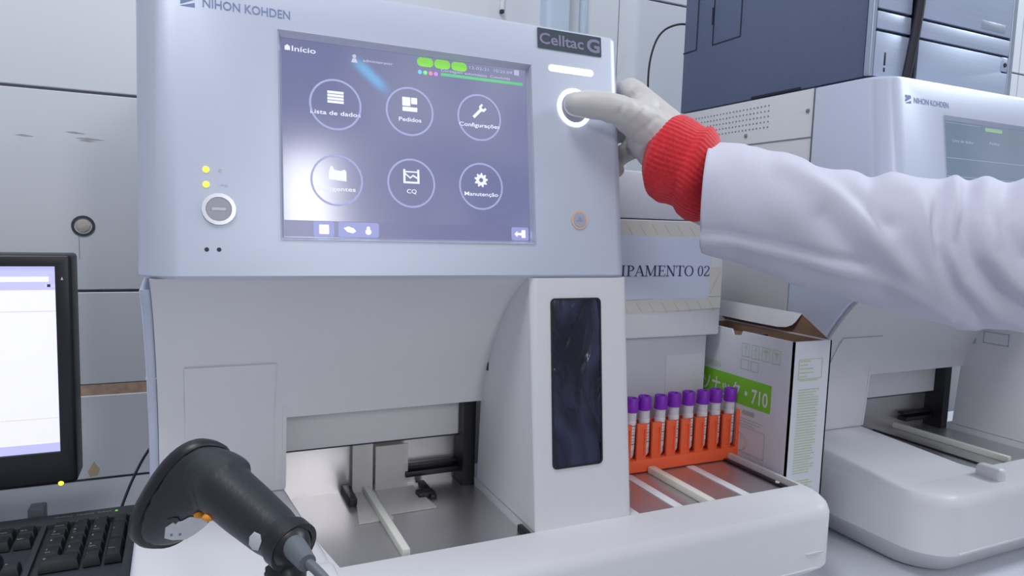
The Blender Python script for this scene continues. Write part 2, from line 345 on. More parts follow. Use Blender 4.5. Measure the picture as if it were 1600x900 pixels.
# ------------------------------------------------------------------ the analyzers
TAN = math.tan(math.radians(8)); UV = Vector((0, math.sin(math.radians(8)), math.cos(math.radians(8))))
Z0 = .326
def pv(z): return (z-Z0)/UV.z                       # height on the tilted panel
PROF = [(.556, .326), (.572, .3165), (.590, .3030), (.605, .2885), (.618, .2715), (.630, .253), (.640, .235), (.648, .218), (.6545, .200), (.6575, .186)]
def analyzer(D, label, live, group=None):
    D = Vector(D)
    root = thing('hematology_analyzer', label, 'analyzer', Vector((.17, .75, 0))+D)
    FR = (Vector((0, .55, Z0)), X, UV)
    def pt(name, bm, ms, parent=root, **k): return part(name, bm, ms, parent, shift=D, **k)
    # sampler base: a deep tray with rounded front corners, undercut at the bottom, with recesses for the steel decks
    def fp(x0, x1, y0, y1, rf): return rrect(x0, x1, y0, y1, [rf, rf, .004, .004], 8)
    rings = []
    for z, g in ((.0, .030), (.004, .024), (.022, .014), (.030, .004), (.034, .0), (.086, .0), (.093, .0018), (.097, .005), (.098, .010)):
        rings.append([Vector((x, y, z)) for x, y in fp(-.048+g, .613-g, .470+g, .672, .045)])
    b = new(); loft(b, rings)
    c = new(); prism(c, [(.103, .526), (.276, .526), (.276, .71), (.0775, .71), (.0785, .66)], 'z', .088, .2); box(c, .390, .602, .526, .661, .088, .2)
    b = cut(b, c)
    sh = bmesh.new()                                 # the left shoulder rises towards the back
    loft(sh, [[Vector((-.0462, .514, .085)), Vector((.1025, .514, .085)), Vector((.1025, .516, .0978)), Vector((-.0462, .516, .0978))],
              [Vector((-.0470, .672, .085)), Vector((.0780, .672, .085)), Vector((.0780, .672, .1150)), Vector((-.0470, .672, .1150))]])
    bmesh.ops.recalc_face_normals(sh, faces=sh.faces); bmesh.ops.bevel(sh, geom=[e for e in sh.edges if all(v.co.z > .097 for v in e.verts) and abs(e.verts[0].co.y-e.verts[1].co.y) > .1], offset=.007, segments=3, affect='EDGES', profile=.5)
    merge(b, sh)
    base = pt('sampler_base', b, M_SHELL)
    b = new(); box(b, .080, .096, .486, .515, .094, .112, .005, 3); pt('stop_peg', b, M_SHELL, base)
    b = new(); box(b, -.010, .57, .4685, .4705, .036, .0368); pt('seam_line', b, M_SHEET, base)
    b = new(); box(b, .555, .578, .4688, .4702, .051, .0535, .0005); pt('finger_notch', b, M_SHEET, base)
    # steel decks and guide bars
    b = new(); prism(b, [(.1035, .5265), (.2755, .5265), (.2755, .702), (.0780, .702), (.079, .66)], 'z', .0875, .0885); box(b, .0775, .2755, .7005, .702, .0885, .187); pt('steel_deck', b, M_STEEL)
    b = new(); box(b, .3905, .6015, .5265, .6605, .0875, .0885); dk = pt('steel_deck', b, M_STEEL)
    bx = .1615 if live else .197
    b = new(); box(b, bx-.0035, bx+.0035, .540, .704, .0885, .0965, .001); pt('guide_bar', b, M_BAR)
    if live:
        b = new(); box(b, .4455, .4565, .5265, .6355, .0885, .0895, .0003); pt('guide_strip', b, M_WHITE)
        b = new(); box(b, .4790, .4890, .5300, .6355, .0885, .0965, .0015); pt('guide_bar', b, M_BAR)
        b = new(); box(b, .5365, .5475, .5265, .6355, .0885, .0895, .0003); pt('guide_strip', b, M_WHITE)
        b = new(); box(b, .5945, .6015, .5300, .6600, .0885, .0915, .001); cc = pt('side_channel', b, M_BLACK)
        b = new(); lathe(b, [(.0025, 0), (.0025, .0012)], (.5975, .552, .0915), n=12); pt('channel_screw', b, M_WHITE, cc)
        # frosted acrylic tube guide standing in the left deck
        b = new()
        prism(b, [(.138, .617), (.171, .617), (.170, .690), (.150, .690)], 'z', .0888, .0905)
        prism(b, [(.170, .628), (.218, .628), (.212, .690), (.171, .690)], 'z', .0888, .0900)
        box(b, .147, .168, .6895, .6915, .0888, .141); box(b, .171, .206, .6895, .6915, .0888, .137)
        pt('acrylic_guide', b, M_FROST)
        b = new(); box(b, .138, .146, .660, .700, .0885, .0965, .001); pt('stop_clip', b, M_BLACK)
        b = new(); box(b, .219, .226, .650, .695, .0885, .0925, .001); box(b, .208, .226, .655, .668, .0885, .094, .001); pt('stop_clip', b, M_BLACK)
    else:
        b = new(); box(b, .150, .153, .535, .700, .0885, .0905); pt('side_channel', b, M_BLACK)
    # black slot with rails at the right end of the left bay
    b = new(); box(b, .262, .2757, .672, .7008, .0886, .186); pt('slot', b, M_BLACK)
    b = new(); box(b, .203, .275, .686, .7003, .1005, .1065, .0008); box(b, .203, .275, .690, .7003, .110, .1135, .0008); pt('rail', b, M_BLACK)
    b = new(); box(b, .2768, .281, .5285, .548, .098, .1005); box(b, .271, .2758, .530, .552, .0885, .0955, .0008); pt('foot_clip', b, M_BLACK)
    # curved front wall with the lower left cover, and the drop flap over the bay
    b = new(); prism(b, PROF+[(.70, .186), (.70, .326)], 'x', -.029, .276)
    prism(b, [(.6575, .187), (.662, .115), (.70, .115), (.70, .187)], 'x', -.029, .0775)
    wl = pt('curved_wall', b, M_SHELL, angle=50)
    b = new(); prism(b, [(.6546, .197), (.6570, .186), (.6615, .1165), (.6635, .1165), (.659, .197)], 'x', .0745, .0778); pt('cover_edge', b, M_SHELL, wl)
    b = new()                                        # service cover, a thin proud sheet
    prism(b, [(.6340, .2425), (.6435, .2245), (.6535, .1995), (.6568, .186), (.6612, .118), (.6625, .118), (.658, .188), (.6455, .2245), (.636, .2425)], 'x', -.008, .0665)
    pt('service_cover', b, M_SHELL, wl, angle=60)
    b = new(); box(b, .078, .266, .688, .699, .1425, .186, .001); df = pt('drop_flap', b, M_SHELL)
    b = new(); box(b, .078, .266, .6885, .6995, .1412, .1428); pt('flap_dark_strip', b, M_BLACK, df)  # thin black strip along the flap's lower edge
    # front column
    pr = [(.550, .3255), (.526, .100), (.526, .0975), (.665, .0975), (.660, .186)]+PROF[::-1][1:]
    b = new(); prism(b, [(p[0], p[1]) for p in pr], 'x', .276, .379)
    for v in b.verts:
        if v.co.z < .3: v.co.x += 0
    es = [e for e in b.edges if all(v.co.y < .551 for v in e.verts) and abs(e.verts[0].co.z-e.verts[1].co.z) > .1]
    bmesh.ops.bevel(b, geom=es, offset=.007, segments=4, affect='EDGES', profile=.5)
    colm = pt('front_column', b, M_SHELL, angle=50)
    t8 = (.550-.526)/(.3255-.100); n8 = math.sqrt(1+t8*t8); CF = (Vector((0, .526, .100)), X, Vector((0, t8, 1))/n8)
    b = new(); plate(b, rrect(.2955, .3475, .0525*n8, .2065*n8, .004), CF, -.002, .0006); wn = pt('smoked_window', b, M_FILM, colm)
    b = new()
    pw = rrect(.2948, .3482, .0518*n8, .2072*n8, .0045); o, ux, uy = CF; nn = ux.cross(uy)
    pin = rrect(.2965, .3465, .0535*n8, .2055*n8, .0035)
    loft(b, [[o+ux*p+uy*q+nn*hh for p, q in ring] for ring, hh in ((pw, -.001), (pw, .0012), (pin, .0012), (pin, .0002))], cap=False); pt('window_rim', b, M_BLACK, wn)
    b = new(); box(b, .2752, .2762, .642, .650, .2215, .2385)
    if live: pt('latch_slot', b, M_BLACK, colm)
    else:
        pt('latch_slot', b, M_PCTRIM, colm)
        b = new()
        for y0, y1, z0, z1 in ((.598, .632, .241, .2418), (.598, .632, .225, .2258), (.598, .5988, .225, .2418), (.6312, .632, .225, .2418)): box(b, .2752, .2762, y0, y1, z0, z1)
        pt('button_outline', b, M_PCTRIM, colm)
    # control head: tilted front with rounded edges, screen well cut in
    h0, h1 = Z0, .557
    def hp(g): return rrect(-.037+g, .379-g, .55+g, .680, [.028, .012, .002, .002], 8)
    rings = []
    for z, g in ((h0, .003), (h0+.0025, .0), (h1-.004, .0), (h1-.001, .0015), (h1, .005)):
        ring = []
        for x, y in hp(g):
            k = min(1, max(0, (.680-y)/.10)); ring.append(Vector((x, y+TAN*(z-h0)*k, z)))
        rings.append(ring)
    b = new(); loft(b, rings)
    c = new(); plate(c, [(.0622, pv(.3568)), (.2805, pv(.3568)), (.2805, pv(.5178)), (.0622, pv(.5178))], FR, -.007, .02)
    b = cut(b, c); head = pt('control_head', b, M_PANEL, angle=30)
    b = new()                                        # bevelled bezel lining the well
    po = [(.0615, pv(.3561)), (.2812, pv(.3561)), (.2812, pv(.5185)), (.0615, pv(.5185))]; pi = [(.0645, pv(.3588)), (.2782, pv(.3588)), (.2782, pv(.5148)), (.0645, pv(.5148))]
    o, ux, uy = FR; nn = ux.cross(uy)
    loft(b, [[o+ux*p+uy*q+nn*hh for p, q in ring] for ring, hh in ((po, -.001), (po, .0008), (pi, -.0048), (pi, -.0068))], cap=False); pt('screen_bezel', b, mat('bezel_silver', (.55, .57, .66), .25, .5), head, angle=10)
    b = new(); plate(b, pi, FR, -.0068, -.0055); scr = pt('touchscreen', b, M_SCRA if live else M_SCRB, label=None if live else None)
    SF = (FR[0]-FR[1].cross(FR[2])*(.0055), X, UV); sn = X.cross(UV)
    def sp_(x, z, h=0): return SF[0]+X*x+UV*pv(z)+sn*h
    if live:
        ic = [(.1060, .4660, 'Lista de dados', .040), (.1680, .4665, 'Pedidos', .0195), (.2316, .4673, 'Configurações', .0385), (.1060, .4050, 'Reagentes', .0295), (.1680, .4060, 'CQ', .0085), (.2316, .4066, 'Manutenção', .032)]
        for k, (x, z, s, w) in enumerate(ic):
            b = new(); annulus(b, x, pv(z), .0193, .0209, SF, 0, .0002); ib = pt('menu_icon', b, M_RING, scr)
            b = new(); text(b, s, sp_(x, z-.0085), X, UV, .0034, w, bold=.012)
            q = z+.0055; v0 = pv(q)
            if k == 0:
                for i in range(4):
                    plate(b, [(x-.0065, v0-.0044+i*.0026), (x+.0065, v0-.0044+i*.0026), (x+.0065, v0-.0024+i*.0026), (x-.0065, v0-.0024+i*.0026)], SF, 0, .0002)
            if k == 1:
                plate(b, rrect(x-.0065, x+.0005, v0-.001, v0+.0065, .0005), SF, 0, .0002); plate(b, rrect(x+.0012, x+.0065, v0+.001, v0+.0065, .0005), SF, 0, .0002)
                plate(b, rrect(x-.0065, x+.0065, v0-.0055, v0-.0018, .0005), SF, 0, .0002)
            if k == 2:
                a = math.radians(45); ca, sa = math.cos(a), math.sin(a)
                def rr(p): return (x+p[0]*ca-p[1]*sa, v0+p[0]*sa+p[1]*ca)
                plate(b, [rr(p) for p in [(-.0080, -.0013), (.0015, -.0013), (.0030, -.0033), (.0066, -.0033), (.0066, -.0015), (.0040, -.0012), (.0040, .0012), (.0066, .0015), (.0066, .0033), (.0030, .0033), (.0015, .0013), (-.0080, .0013)]], SF, 0, .0002)
            if k == 3:
                plate(b, [(x-.0065, v0-.0050), (x+.0075, v0-.0060), (x+.0075, v0+.0020), (x+.006, v0+.0035), (x+.003, v0+.0022), (x-.002, v0+.0028), (x-.004, v0+.0062), (x-.0055, v0+.005), (x-.0065, v0+.001)], SF, 0, .0002)
            if k == 4:
                for r_ in ((-.0070, -.0052, -.0058, .0062), (.0052, .0070, -.0058, .0062), (-.0052, .0052, .0035, .0046), (-.0052, .0052, -.0058, -.0042)):
                    plate(b, [(x+r_[0], v0+r_[2]), (x+r_[1], v0+r_[2]), (x+r_[1], v0+r_[3]), (x+r_[0], v0+r_[3])], SF, 0, .0002)
                plate(b, [(x-.0052, v0+.0015), (x-.001, v0-.0018), (x+.0014, v0+.0002), (x+.0052, v0-.0018), (x+.0052, v0-.0004), (x+.0014, v0+.0018), (x-.001, v0-.0004), (x-.0052, v0+.003)], SF, 0, .0002)
            if k == 5:
                n = 9; o_, ux_, uy_ = SF
                outer = []
                for i in range(n*4):
                    a = i*2*PI/(n*4); outer.append((x+(.0064 if i % 4 in (0, 1) else .0047)*math.cos(a), v0+(.0064 if i % 4 in (0, 1) else .0047)*math.sin(a)))
                inner = [(x+.0019*math.cos(i*2*PI/(n*4)), v0+.0019*math.sin(i*2*PI/(n*4))) for i in range(n*4)]
                loft(b, [[o_+ux_*p+uy_*q_+sn*.0002 for p, q_ in ring] for ring in (outer, inner)], cap=False)
            pt('menu_caption', b, M_LIT2, scr)
        b = new(); text(b, 'Início', sp_(.0725, .5052), X, UV, .0042, .0185, 'LEFT', bold=.012)
        plate(b, [(.0672, pv(.5055)), (.0712, pv(.5055)), (.0712, pv(.5085)), (.0692, pv(.5100)), (.0672, pv(.5085))], SF, 0, .0002)
        pt('title_lettering', b, M_LIT2, scr)
        b = new(); text(b, 'administrator', sp_(.1290, .5038), X, UV, .0024, .0250, 'LEFT')
        plate(b, circ(.1218, pv(.5073), .0016, 16), SF, 0, .0002); plate(b, [(.1192, pv(.5022)), (.1244, pv(.5022)), (.1232, pv(.5055)), (.1204, pv(.5055))], SF, 0, .0002)
        pt('user_lettering', b, mat('dim_icon_white', (.4, .4, .5), .5, emit=.5, ecol=(.72, .74, .95)), scr); b = new()
        text(b, '12-02-21  10:25:09', sp_(.2232, .5096), X, UV, .0026, .0415, 'LEFT'); plate(b, rrect(.2668, .2716, pv(.5092), pv(.5140), .0006), SF, 0, .0002)
        pt('clock_lettering', b, mat('dim_icon_white', (.4, .4, .5)), scr); b = new()
        text(b, 'Contagem automática  Concluída', sp_(.1965, .5040), X, UV, .0024, .066, 'LEFT')
        pt('status_lettering', b, mat('dim_icon_white', (.4, .4, .5), .5, emit=.5, ecol=(.72, .74, .95)), scr)
        for i in range(3):
            b = new(); plate(b, rrect(.1752+i*.0155, .1897+i*.0155, pv(.5063), pv(.5140), .0036), SF, 0, .0002); pill = pt('status_pill', b, M_SGREEN, scr)
        b = new(); plate(b, [(.1965, pv(.5003)), (.2750, pv(.5003)), (.2750, pv(.5028)), (.1965, pv(.5028))], SF, 0, .0002); pt('status_bar', b, M_SGREEN2, scr)
        for i, cc in enumerate(((.2, .55, .9), (.2, .8, .25), (.8, .25, .4), (.6, .25, .8))):
            b = new(); plate(b, circ(.1775+i*.0048, pv(.5012), .0018, 14), SF, 0, .0002); pt('reagent_dot', b, mat('dot_%d' % i, cc, .5, emit=.55), scr)
        b = new(); plate(b, [(.0647, pv(.3592)), (.2780, pv(.3592)), (.2780, pv(.3722)), (.0647, pv(.3722))], SF, 0, .00006); pt('toolbar', b, mat('toolbar_violet', (.1, .1, .2), .3, emit=.21, ecol=(.55, .6, 1)), scr)
        for x0, x1, g in ((.0868, .1030, 0), (.1062, .1392, 1), (.2598, .2768, 2)):
            b = new(); plate(b, rrect(x0, x1, pv(.3596), pv(.3716), .0018), SF, .0001, .0003); bt = pt('toolbar_button', b, mat('toolbar_button', (.2, .2, .4), .4, emit=.42, ecol=(.5, .56, 1)), scr)
            b = new()
            if g == 0: plate(b, rrect(.0912, .0988, pv(.3618), pv(.3692), .0008), SF, .0003, .0005)
            if g == 1: plate(b, [(.1105, pv(.3668)), (.114, pv(.3682)), (.1185, pv(.3668)), (.1205, pv(.3645)), (.118, pv(.3628)), (.1135, pv(.3638))], SF, .0003, .0005); plate(b, circ(.1305, pv(.3642), .0024, 16), SF, .0003, .0005); plate(b, circ(.1305, pv(.3672), .0014, 12), SF, .0003, .0005)
            if g == 2: plate(b, [(.2628, pv(.3652)), (.2655, pv(.3682)), (.2655, pv(.3664)), (.2695, pv(.3664)), (.2700, pv(.3690)), (.2735, pv(.3690)), (.2735, pv(.3622)), (.2700, pv(.3622)), (.2695, pv(.3645)), (.2655, pv(.3645)), (.2655, pv(.3628))], SF, .0003, .0005)
            pt('toolbar_glyph', b, mat('glyph_white', (.6, .6, .7), .5, emit=.95, ecol=(.92, .94, 1)), scr)
    else:
        b = new(); plate(b, rrect(.150, .185, pv(.508), pv(.5125), .001), SF, 0, .0002); pt('status_pill', b, mat('faint_green', (.3, .5, .3), .5, emit=.42, ecol=(.42, .62, .40)), scr)
        b = new(); text(b, 'Lista de dados', sp_(.105, .490), X, UV, .0036, .04); text(b, 'Pedidos', sp_(.168, .492), X, UV, .0036, .02); plate(b, [(.0647, pv(.5125)), (.140, pv(.5125)), (.140, pv(.5131)), (.0647, pv(.5131))], SF, 0, .0002)
        for i in range(5): plate(b, [(.072, pv(.470-i*.022)), (.270, pv(.470-i*.022)), (.270, pv(.4705-i*.022)), (.072, pv(.4705-i*.022))], SF, 0, .0002)
        pt('menu_caption', b, mat('faint_lines', (.3, .36, .42), .5, emit=.27, ecol=(.62, .74, .86)), scr)
    # lettering and controls on the head
    def fp_(x, z, h=0): return FR[0]+X*x+UV*pv(z)+sn*h
    b = new(); text(b, 'NIHON KOHDEN', fp_(.0085, .5275), X, UV, .0066, .0625, 'LEFT', bold=.01)
    plate(b, [(-.0065, pv(.5262)), (.0032, pv(.5262)), (.0032, pv(.5295))], FR, 0, .0002); plate(b, [(-.0065, pv(.5275)), (.0032, pv(.5320)), (.0032, pv(.5355)), (-.0015, pv(.5355)), (-.0015, pv(.5330)), (-.0065, pv(.5310))], FR, 0, .0002); plate(b, rrect(-.0065, -.0025, pv(.5325), pv(.5355), .0001), FR, 0, .0002)
    pt('brand_lettering', b, M_LOGO, head)
    b = new(); plate(b, rrect(.2888, .3572, pv(.5355), pv(.5545)-.0005, .0004), FR, 0, .0006); bd = pt('name_badge', b, M_DGREEN, head)
    b = new(); text(b, 'Celltac', fp_(.2905, .5398, .0006), X, UV, .0100, .0470, 'LEFT', bold=.02); text(b, 'G', fp_(.3482, .5388, .0006), X, UV, .0122, .0145, bold=.035); pt('badge_lettering', b, M_BADGE, bd)
    b = new(); plate(b, rrect(.2998, .3472, pv(.5155), pv(.5212), .0027), FR, -.001, .0008); pt('status_lamp', b, M_LIT if live else M_WHITE, head)
    b = new(); annulus(b, .3258, pv(.4838), .0142, .0180, FR, -.001, .0008); rg = pt('start_ring', b, M_LIT if live else M_WHITE, head)
    b = new(); plate(b, circ(.3258, pv(.4838), .0140), FR, -.001, .0005); pt('start_button', b, M_BTNFACE, rg)
    b = new(); plate(b, circ(.3274, pv(.3795), .0068), FR, -.001, .0012); sb = pt('side_button', b, M_BTNFACE, head)
    b = new(); annulus(b, .3274, pv(.3795), .0068, .0088, FR, -.001, .0008); pt('button_ring', b, M_ORING, sb)
    b = new(); plate(b, rrect(.3242, .3306, pv(.3780), pv(.3790), .0003), FR, .0012, .0014); plate(b, [(.3258, pv(.3797)), (.3290, pv(.3797)), (.3286, pv(.3820)), (.3262, pv(.3820))], FR, .0012, .0014); pt('button_glyph', b, M_GREY, sb)
    for z in (.4068, .3958):
        b = new(); plate(b, circ(.0093, pv(z), .0022, 20), FR, -.001, .0006); pt('indicator_lamp', b, M_YLED if live else M_SHEET, head)
    b = new(); text(b, 'o', fp_(.019, .4055), X, UV, .0035); text(b, '-+o', fp_(.021, .3945), X, UV, .003); text(b, 'o o o', fp_(.018, .3920-.006), X, UV, .002); pt('lamp_marking', b, mat('pale_marking', (.50, .53, .64), .6), head)
    b = new(); plate(b, circ(.0178, pv(.3778), .0088), FR, -.001, .0012); pb = pt('power_button', b, mat('power_face', (.36, .37, .44), .4), head)
    b = new(); annulus(b, .0178, pv(.3778), .0090, .0118, FR, -.001, .0014); pt('button_ring', b, mat('chrome_ring', (.52, .53, .6), .25, .6), pb)
    b = new(); plate(b, rrect(.0130, .0226, pv(.3768), pv(.3788), .0004), FR, .0012, .0014); pt('button_glyph', b, M_SHEET, pb)
    for x in (.0092, .0176):
        b = new(); plate(b, circ(x, pv(.348), .0016, 14), FR, -.0004, .0002); pt('screw_hole', b, M_DARK, head)
    # rear housing of painted sheet metal
    b = new(); prism(b, [(.681, .5565), (1.02, .5565), (1.02, .10), (.7025, .10), (.7025, .329), (.681, .329)], 'x', -.036, .374, .0015); hs = pt('rear_housing', b, M_SHEET)
    b = new(); box(b, -.0372, -.0355, .682, 1.02, .4950, .4957); box(b, -.0368, -.0355, .681, .682, .11, .556); pt('housing_seam', b, mat('seam_grey', (.20, .20, .23), .7), hs)
    b = new()
    for i in range(26):
        for j in range(5):
            lathe(b, [(.0011, 0), (.0011, .0008)], (-.0358, .757+i*.0068, .516+j*.0072), axis=(-1, 0, 0), n=6)
    pt('vent_holes', b, mat('vent_dark', (.20, .20, .23), .7), hs)
    for y, z in ((.690, .529), (.797, .508), (.688, .462), (.688, .309), (.955, .462)):
        b = new(); lathe(b, [(.0030, 0), (.0026, .0014), (.001, .002)], (-.036, y, z), axis=(-1, 0, 0), n=12); pt('housing_screw', b, mat('screw_metal', (.30, .30, .33), .35, .7), hs)
    b = new(); back = PROF[1:]+[(.662, .116)]         # side skin, standing a little behind the front wall
    prism(b, [(y+.005, z) for y, z in back]+[(.700, .116), (.700, .3255)], 'x', -.0372, -.0292, .002); sk = pt('side_skin', b, M_PANEL)
    b = new(); prism(b, [(.6465, .2325), (.6995, .2325), (.6995, .2340), (.6458, .2340)], 'x', -.0377, -.029); pt('skin_joint', b, M_SHELL, sk)
    # feet keep the base a little off the bench
    return root
analyzer((0, 0, 0), 'white blood analyzer in front with lit dark menu screen being touched by the gloved hand', True)
analyzer((.750, -.037, 0), 'white blood analyzer at the right carrying the computer tower, partly behind the coat sleeve', False)
# ------------------------------------------------------------------ the sign cabinet between the analyzers
t = thing('white_cabinet', 'white boxy cabinet with stepped front standing behind the orange tube rack', 'cabinet', (.53, .76, 0))
b = new(); box(b, .395, .604, .690, .90, 0, .2405, .003); part('lower_body', b, mat('cabinet_grey', (.66, .66, .72), .5, noise=.02), t)
b = new(); box(b, .395, .610, .6755, .90, .2407, .3832, .002); part('middle_section', b, M_WHITE, t)
b = new(); box(b, .395, .610, .6775, .90, .3845, .440, .003); part('top_section', b, M_CARD, t)
b = new(); box(b, .540, .598, .6892, .691, .150, .215, .001); part('cover_plate', b, mat('cabinet_pale', (.70, .70, .74), .5), t)
# printed sign with serif capitals drawn as strokes
t = thing('paper_sign', 'printed paper sign reading EQUIPAMENTO 02 taped to the white cabinet', 'sign', (.52, .675, .325))
b = new(); box(b, .4060, .5885, .6744, .6752, .288, .3640); part('sheet', b, M_PAPER, t)
def serif(bm, s, x, z, h, y, kx=1.52):
    """roman capitals: thick and thin strokes with small serifs; returns the advance"""
    T, t_, sr = .115, .045, .05
    x /= kx; bm0 = bm; bm = bmesh.new()
    def seg(x0, z0, x1, z1, w):
        d = Vector((x1-x0, z1-z0)); nrm = Vector((-d.y, d.x)).normalized()*w/2
        prism(bm, [(x+(p[0])*h, z+p[1]*h) for p in ((x0+nrm.x, z0+nrm.y), (x1+nrm.x, z1+nrm.y), (x1-nrm.x, z1-nrm.y), (x0-nrm.x, z0-nrm.y))], 'y', y-.0003, y)
    def sf(cx, zz, w=.30): seg(cx-w/2, zz, cx+w/2, zz, sr)
    def bowl(cx, cz, rx, rz, a0, a1, wth, wtn, n=22):
        pts = []
        for i in range(n+1):
            a = math.radians(a0+(a1-a0)*i/n); wd = wtn+(wth-wtn)*abs(math.cos(a)); pts.append((a, wd))
        outer = [(x+(cx+(rx+w/2)*math.cos(a))*h, z+(cz+(rz+w/2)*math.sin(a))*h) for a, w in pts]; inner = [(x+(cx+(rx-w/2)*math.cos(a))*h, z+(cz+(rz-w/2)*math.sin(a))*h) for a, w in pts]
        loft(bm, [[Vector((p[0], y-.0003, p[1])) for p in outer], [Vector((p[0], y-.0003, p[1])) for p in inner]], cap=False, closed=False)
    for ch in s:
        w = .72
        if ch == 'I': seg(.19, 0, .19, 1, T); sf(.19, .025); sf(.19, .975); w = .38
        elif ch == 'P': seg(.2, 0, .2, 1, T); sf(.2, .025, .34); bowl(.26, .73, .27, .24, -90, 90, T, t_); seg(.06, .975, .27, .975, sr); seg(.2, .49, .28, .49, t_); w = .62
        elif ch == 'A': seg(.08, 0, .36, 1, t_); seg(.36, 1, .64, 0, T); sf(.09, .025, .22); sf(.62, .025, .28); seg(.19, .36, .53, .36, t_); w = .74
        elif ch == 'M': seg(.12, 0, .16, 1, t_); seg(.16, 1, .44, .05, T); seg(.44, .05, .74, 1, t_); seg(.76, 0, .76, 1, T); sf(.12, .025, .24); sf(.76, .025, .3); sf(.12, .975, .2); sf(.78, .975, .2); w = .92
        elif ch == 'E': seg(.19, 0, .19, 1, T); seg(.04, .975, .58, .975, t_); seg(.04, .025, .6, .025, t_); seg(.19, .52, .45, .52, t_); seg(.57, .98, .57, .8, t_); seg(.6, .02, .6, .22, t_); seg(.45, .42, .45, .62, t_); w = .65
        elif ch == 'N': seg(.14, 0, .14, 1, t_); seg(.14, 1, .62, 0, T); seg(.62, 0, .62, 1, t_); sf(.14, .025, .24); sf(.62, .975, .24); sf(.1, .975, .16); w = .76
        elif ch == 'T': seg(.32, 0, .32, 1, T); sf(.32, .025); seg(.03, .975, .61, .975, t_); seg(.04, .98, .04, .78, t_); seg(.60, .98, .60, .78, t_); w = .64
        elif ch == 'O': bowl(.38, .5, .30, .48, 0, 360, T, t_, 36); w = .76
        elif ch == 'Q': bowl(.38, .5, .30, .48, 0, 360, T, t_, 36); seg(.36, 0, .66, -.22, T*.8); w = .76
        elif ch == 'U': seg(.16, .3, .16, 1, T); seg(.62, .3, .62, 1, t_); bowl(.39, .3, .23, .28, 180, 360, T*.7, t_); sf(.16, .975); sf(.62, .975, .22); w = .76
        elif ch == '0': bowl(.25, .49, .17, .47, 0, 360, T*.9, t_, 36); w = .5
        elif ch == '2': bowl(.24, .72, .17, .25, -20, 170, T*.8, t_); seg(.40, .62, .06, .05, t_*1.6); seg(.05, .04, .44, .04, .08); seg(.44, .02, .46, .2, t_); w = .5
        elif ch == ' ': w = .28
        x += w*h
    for v in bm.verts: v.co.x *= kx
    merge(bm0, bm); return x*kx
b = new(); serif(b, 'EQUIPAMENTO 02', .4120, .3160, .0130, .6744); part('sign_lettering', b, mat('sign_ink', (.06, .07, .16), .7), t)
for nm, pts in (('top', [(.40, .3620), (.5790, .3640), (.5790, .3828), (.40, .3812)]), ('bottom', [(.40, .2692), (.6085, .2755), (.6085, .2900), (.40, .2857)]), ('side', [(.5885, .2902), (.6085, .2902), (.6085, .327), (.5885, .327)])):
    b = new(); prism(b, pts, 'y', .6745, .6749); st = part('tape_strip', b, M_TAPE, t)
    b = new(); x0, x1 = min(p[0] for p in pts), max(p[0] for p in pts); z0 = min(p[1] for p in pts)+.002; zh = .014 if nm != 'side' else .030
    if nm != 'side':
        x = x0+.004
        while x < x1-.014:
            prism(b, [(x, z0+zh), (x+.0012, z0+zh), (x+.0112, z0+.001), (x+.010, z0+.001)], 'y', .6744, .6747); x += .0185
    else: prism(b, [(x0+.002, z0+.002), (x0+.0035, z0+.002), (x1-.002, z0+zh), (x1-.0035, z0+zh)], 'y', .6744, .6747)
    part('tape_print', b, M_TAPEL, st)
# ------------------------------------------------------------------ open reagent carton
t = thing('reagent_carton', 'open white carton with green 710 print standing between the two analyzers', 'carton', (.647, .64, 0))
x0, x1, y0, y1, zt, th = .617, .677, .560, .735, .250, .0022
def panel(x0, x1, y0, y1, z0, z1): b = new(); box(b, x0, x1, y0, y1, z0, z1, .0006); return b
b = new(); prism(b, [(y0, 0), (y1, 0), (y1, zt+.001), (.660, zt), (.6565, zt-.007), (.643, zt-.0055), (.641, zt), (y0, zt)], 'x', x0, x0+th); box(b, x1-th, x1, y0, y1, 0, zt); box(b, x0, x1, y0, y0+th, 0, zt); box(b, x0, x1, y1-th, y1, 0, zt); box(b, x0, x1, y0, y1, 0, th)
body = part('carton_body', b, M_CARD, t)
b = new(); box(b, x0+th, x1-th, y0+.01, y1-.01, .150, .152); part('shade_sheet', b, mat('carton_shade', (.035, .03, .035), .9), t)  # near-black sheet, paints the shade inside the open carton
# the far flap stands up, brown inside, and is folded over so that its white outside hangs down inside
def onx(px, py, xx):
    d = cam_pt(px, py, 1)-CAM; return CAM+d*(xx/d.x)
def sheet(b, pts, th):
    A = [Vector(p) for p in pts]; nn = (A[1]-A[0]).cross(A[2]-A[1]).normalized()
    return loft(b, [A, [p+nn*th for p in A]])
H = [Vector((x1-.001, y0+.001, zt-.002)), onx(1253, 491, x1-.001), onx(1100, 463, x1-.001), Vector((x1-.001, y1, zt-.002))]
b = new(); sheet(b, H, -.0006)
lf = part('long_flap', b, M_BROWN, t, label='bare brown inside of the raised long flap')
L = [onx(1253, 490, x1-.0025), onx(1243, 503, x1-.005), onx(1237, 508, x1-.006), onx(1228, 511, x1-.0065), onx(1214, 510.5, x1-.0065), onx(1170, 502, x1-.0065), onx(1100, 487, x1-.0065), onx(1100, 463, x1-.0025)]
b = new(); sheet(b, L, .0006); part('folded_lip', b, M_WHITE, lf)
b = new()
for q in ((x0+th, x0+th+.0004, y0+th, y1-th), (x1-th-.0004, x1-th, y0+th, y1-th), (x0+th, x1-th, y0+th, y0+th+.0004), (x0+th, x1-th, y1-th-.0004, y1-th)): box(b, *q, th, zt-.0015)
part('inner_face', b, M_BROWN, t)
b = new(); box(b, x0+.004, x0+.03, .628, .650, .150, .2475, .002); part('liner_tab', b, M_BLACK, t)
nY = -Y                                             # writing on the left face runs towards the viewer
b = new(); XL = x0-.0001
